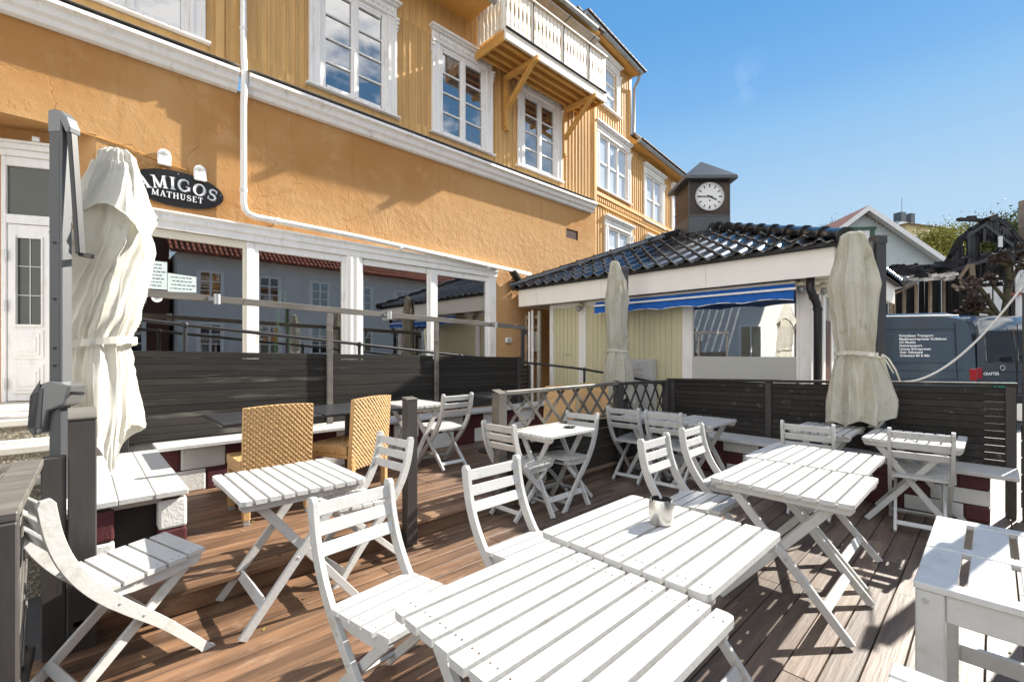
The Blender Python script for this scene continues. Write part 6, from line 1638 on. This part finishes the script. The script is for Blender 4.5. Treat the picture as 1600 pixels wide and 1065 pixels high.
for i,l in enumerate(limbs):
    v=rnd.uniform(-.5,.5) if i else 0; n=len(l); vv=[0 if (i and j==0) else v*j/(n-1) for j in range(n)]
    r0=.15 if i==0 else (.085 if i in (1,2,3) else .06); b.tube([H2(*p,vv[j])+Vector((rnd.uniform(-.02,.02),0,rnd.uniform(-.02,.02))) for j,p in enumerate(l)],[r0*(1-.35*j/(n-1)) for j in range(n)],9)
    if i: knobs.append(H2(*l[-1],vv[-1])); knobs.append(H2(*l[-2],vv[-2])+Vector((0,0,.05)))
b.build('trunk',BARK,pt,smooth=True)
for kq in knobs:
    b=MB()
    for q in range(16):
        dr=Vector((rnd.gauss(0,1),rnd.gauss(0,1),abs(rnd.gauss(.3,.8)))).normalized(); p=kq+Vector((rnd.uniform(-.12,.12),rnd.uniform(-.12,.12),rnd.uniform(-.05,.08)))
        b.tube([p,p+dr*rnd.uniform(.05,.13),p+dr*rnd.uniform(.14,.20)],[rnd.uniform(.02,.05),rnd.uniform(.04,.06),.012],5)
    b.build('knuckle',TWIG,pt)
# ------------------------------------------------ houses across the square and down the street (seen in the panes)
def plain_house(label,x0,x1,y0,y1,ez,wall,face,roofm,nwin,rows,sun=None,frieze=False):
    t=thing('clapboard_house',label,'house',((x0+x1)/2,(y0+y1)/2,GND))
    b=MB(); b.box(x0,x1,y0,y1,GND,ez)
    if face=='y':
        x=x0
        while x<x1: b.box(x,x+.03,y1,y1+.02,GND,ez-.02); x+=.16
    b.build('wall',wall,t)
    b=MB()
    if face=='y':
        xm=x0-.3
        while xm<x1+.3:
            for r in range(16): 
                yy=y1+.45-r*.34; zz=ez-.05+r*.25; b.tube([(xm,yy,zz+.05),(xm,yy-.36,zz+.27)],.075,6)
            xm+=.24
        b.add([(x0-.3,y1+.5,ez-.12),(x1+.3,y1+.5,ez-.12),(x1+.3,y1-5,ez+3.9),(x0-.3,y1-5,ez+3.9)],[(0,1,2,3)])
    else:
        b.add([(x1+.4,y0-.3,ez-.1),(x1+.4,y1+.3,ez-.1),(x1-4,y1+.3,ez+3),(x1-4,y0-.3,ez+3)],[(0,1,2,3)])
    b.build('roof',roofm,t)
    for r,(z0,z1) in enumerate(rows):
        for i in range(nwin):
            b=MB()
            if face=='y':
                xc=x0+(x1-x0)*(i+.5)/nwin; b.box(xc-.62,xc+.62,y1,y1+.06,z0,z1); w=b.build('window',W_TRIM,t)
                b=MB()
                for u in (-.24,.24):
                    for q in range(3): z=z0+.1+(z1-z0-.2)*q/3; b.box(xc+u-.19,xc+u+.19,y1+.061,y1+.07,z+.03,z+(z1-z0-.2)/3-.03)
            else:
                yc=y0+(y1-y0)*(i+.5)/nwin; b.box(x1,x1+.06,yc-.6,yc+.6,z0,z1); w=b.build('window',W_TRIM,t)
                b=MB()
                for u in (-.24,.24): b.box(x1+.061,x1+.07,yc+u-.2,yc+u+.2,z0+.1,z1-.1)
            b.build('pane',G_DARK,w)
    return t
plain_house('white clapboard house across the square mirrored in the shop windows',3.6,26,-24,-14,5.0,HW,'y',REDT,8,((-.2,1.5),(2.6,4.2)))
plain_house('dark brick house across the square mirrored in the first shop window',-9,3.4,-24,-15,7.5,BRDOOR,'y',SLATE,4,((-.2,1.5),(2.4,4.1),(5.0,6.6)))
plain_house('sunlit white house down the street mirrored in the kiosk window',-20,-9.5,-3,16,6.5,HW,'x',REDT,6,((-.6,1.3),(2.6,4.4)))

# ================================================================== WORLD, SUN, CAMERA
SEL,SAZ=R(34.5),R(-11.8)
w=bpy.data.worlds.new('World'); scene.world=w; w.use_nodes=True; nt=w.node_tree; L=nt.links
bg=nt.nodes['Background']; sky=nt.nodes.new('ShaderNodeTexSky'); sky.sky_type='NISHITA'; sky.sun_disc=False; sky.sun_elevation=SEL; sky.sun_rotation=PI/2-SAZ
sky.altitude=0; sky.air_density=1.0; sky.dust_density=0.0; sky.ozone_density=3.0
# clouds only behind the camera, mirrored in the panes, brightened to fill shaded fronts
tc=nt.nodes.new('ShaderNodeTexCoord'); sp=nt.nodes.new('ShaderNodeSeparateXYZ'); L.new(tc.outputs['Generated'],sp.inputs[0])
dv=nt.nodes.new('ShaderNodeMath'); dv.operation='ADD'; dv.inputs[1].default_value=.22; L.new(sp.outputs['Z'],dv.inputs[0])
pr=nt.nodes.new('ShaderNodeVectorMath'); pr.operation='DIVIDE'; cb=nt.nodes.new('ShaderNodeCombineXYZ')
for i in range(3): L.new(dv.outputs[0],cb.inputs[i])
L.new(tc.outputs['Generated'],pr.inputs[0]); L.new(cb.outputs[0],pr.inputs[1])
ns=nt.nodes.new('ShaderNodeTexNoise'); ns.inputs['Scale'].default_value=2.6; ns.inputs['Detail'].default_value=8; ns.inputs['Roughness'].default_value=.58; L.new(pr.outputs[0],ns.inputs['Vector'])
mr=nt.nodes.new('ShaderNodeMapRange'); mr.inputs['From Min'].default_value=.44; mr.inputs['From Max'].default_value=.56; L.new(ns.outputs['Fac'],mr.inputs['Value'])
dt=nt.nodes.new('ShaderNodeVectorMath'); dt.operation='DOT_PRODUCT'; dt.inputs[1].default_value=(-.6,-.8,0); L.new(tc.outputs['Generated'],dt.inputs[0])
md=nt.nodes.new('ShaderNodeMapRange'); md.interpolation_type='SMOOTHSTEP'; md.inputs['From Min'].default_value=-.05; md.inputs['From Max'].default_value=.30; L.new(dt.outputs['Value'],md.inputs['Value'])
mu=nt.nodes.new('ShaderNodeMath'); mu.operation='MULTIPLY'; L.new(mr.outputs[0],mu.inputs[0]); L.new(md.outputs[0],mu.inputs[1])
# clear spring sky: deep blue overhead, paler towards the horizon, laid over the Nishita sky
cr=nt.nodes.new('ShaderNodeValToRGB'); e=cr.color_ramp.elements; e[0].position=0; e[0].color=(.60,.78,.93,1); e[1].position=.95; e[1].color=(.06,.27,.70,1)
for p_,c_ in ((.25,(.50,.715,.92,1)),(.39,(.315,.60,.93,1)),(.45,(.22,.51,.91,1)),(.56,(.14,.42,.85,1))): q=e.new(p_); q.color=c_
L.new(sp.outputs['Z'],cr.inputs[0])
sc_=nt.nodes.new('ShaderNodeVectorMath'); sc_.operation='SCALE'; sc_.inputs['Scale'].default_value=2.28; L.new(cr.outputs[0],sc_.inputs[0])
m0=nt.nodes.new('ShaderNodeMix'); m0.data_type='RGBA'; m0.inputs['Factor'].default_value=.97; L.new(sky.outputs[0],m0.inputs['A']); L.new(sc_.outputs[0],m0.inputs['B'])
# one thin wisp of cirrus over the square
wd2=nt.nodes.new('ShaderNodeVectorMath'); wd2.operation='DISTANCE'; wd2.inputs[1].default_value=(0.8359,0.2901,0.4660); nv_=nt.nodes.new('ShaderNodeVectorMath'); nv_.operation='NORMALIZE'; L.new(tc.outputs['Generated'],nv_.inputs[0]); L.new(nv_.outputs[0],wd2.inputs[0])
wm=nt.nodes.new('ShaderNodeMapRange'); wm.interpolation_type='SMOOTHSTEP'; wm.inputs['From Min'].default_value=.055; wm.inputs['From Max'].default_value=.005; L.new(wd2.outputs['Value'],wm.inputs['Value'])
wn2=nt.nodes.new('ShaderNodeTexNoise'); wn2.inputs['Scale'].default_value=22; wn2.inputs['Detail'].default_value=6; L.new(nv_.outputs[0],wn2.inputs['Vector']); wr=nt.nodes.new('ShaderNodeMapRange'); wr.inputs['From Min'].default_value=.45; wr.inputs['From Max'].default_value=.75; wr.inputs['To Max'].default_value=.055; L.new(wn2.outputs['Fac'],wr.inputs['Value'])
wz=nt.nodes.new('ShaderNodeMath'); wz.operation='MULTIPLY'; L.new(wm.outputs[0],wz.inputs[0]); L.new(wr.outputs[0],wz.inputs[1])
wx=nt.nodes.new('ShaderNodeMath'); wx.operation='MAXIMUM'; L.new(wz.outputs[0],wx.inputs[0]); L.new(mu.outputs[0],wx.inputs[1]); mu=wx
mx=nt.nodes.new('ShaderNodeMix'); mx.data_type='RGBA'; L.new(mu.outputs[0],mx.inputs['Factor']); L.new(m0.outputs['Result'],mx.inputs['A']); mx.inputs['B'].default_value=(6.3,6.15,6.0,1)
L.new(mx.outputs['Result'],bg.inputs['Color']); bg.inputs['Strength'].default_value=.15
sl=bpy.data.lights.new('sun','SUN'); sl.energy=4.6; sl.angle=R(.53); sl.color=(1,.94,.84); so=bpy.data.objects.new('sun',sl); COL.objects.link(so)
sd=Vector((math.cos(SEL)*math.cos(SAZ),math.cos(SEL)*math.sin(SAZ),math.sin(SEL))); so.rotation_euler=sd.to_track_quat('Z','Y').to_euler(); so.location=sd*60
cam=bpy.data.cameras.new('camera'); cam.sensor_width=36; cam.lens=36*715/1600; cam.shift_y=.0103; cam.clip_end=3000; cam.clip_start=.05
co=bpy.data.objects.new('camera',cam); COL.objects.link(co); co.location=(0,0,0); co.rotation_euler=(PI/2,0,CA-PI/2); scene.camera=co
scene.view_settings.view_transform='Standard'; scene.view_settings.look='None'; scene.view_settings.gamma=1; scene.view_settings.exposure=1.40
scene.cycles.max_bounces=8; scene.cycles.transparent_max_bounces=12
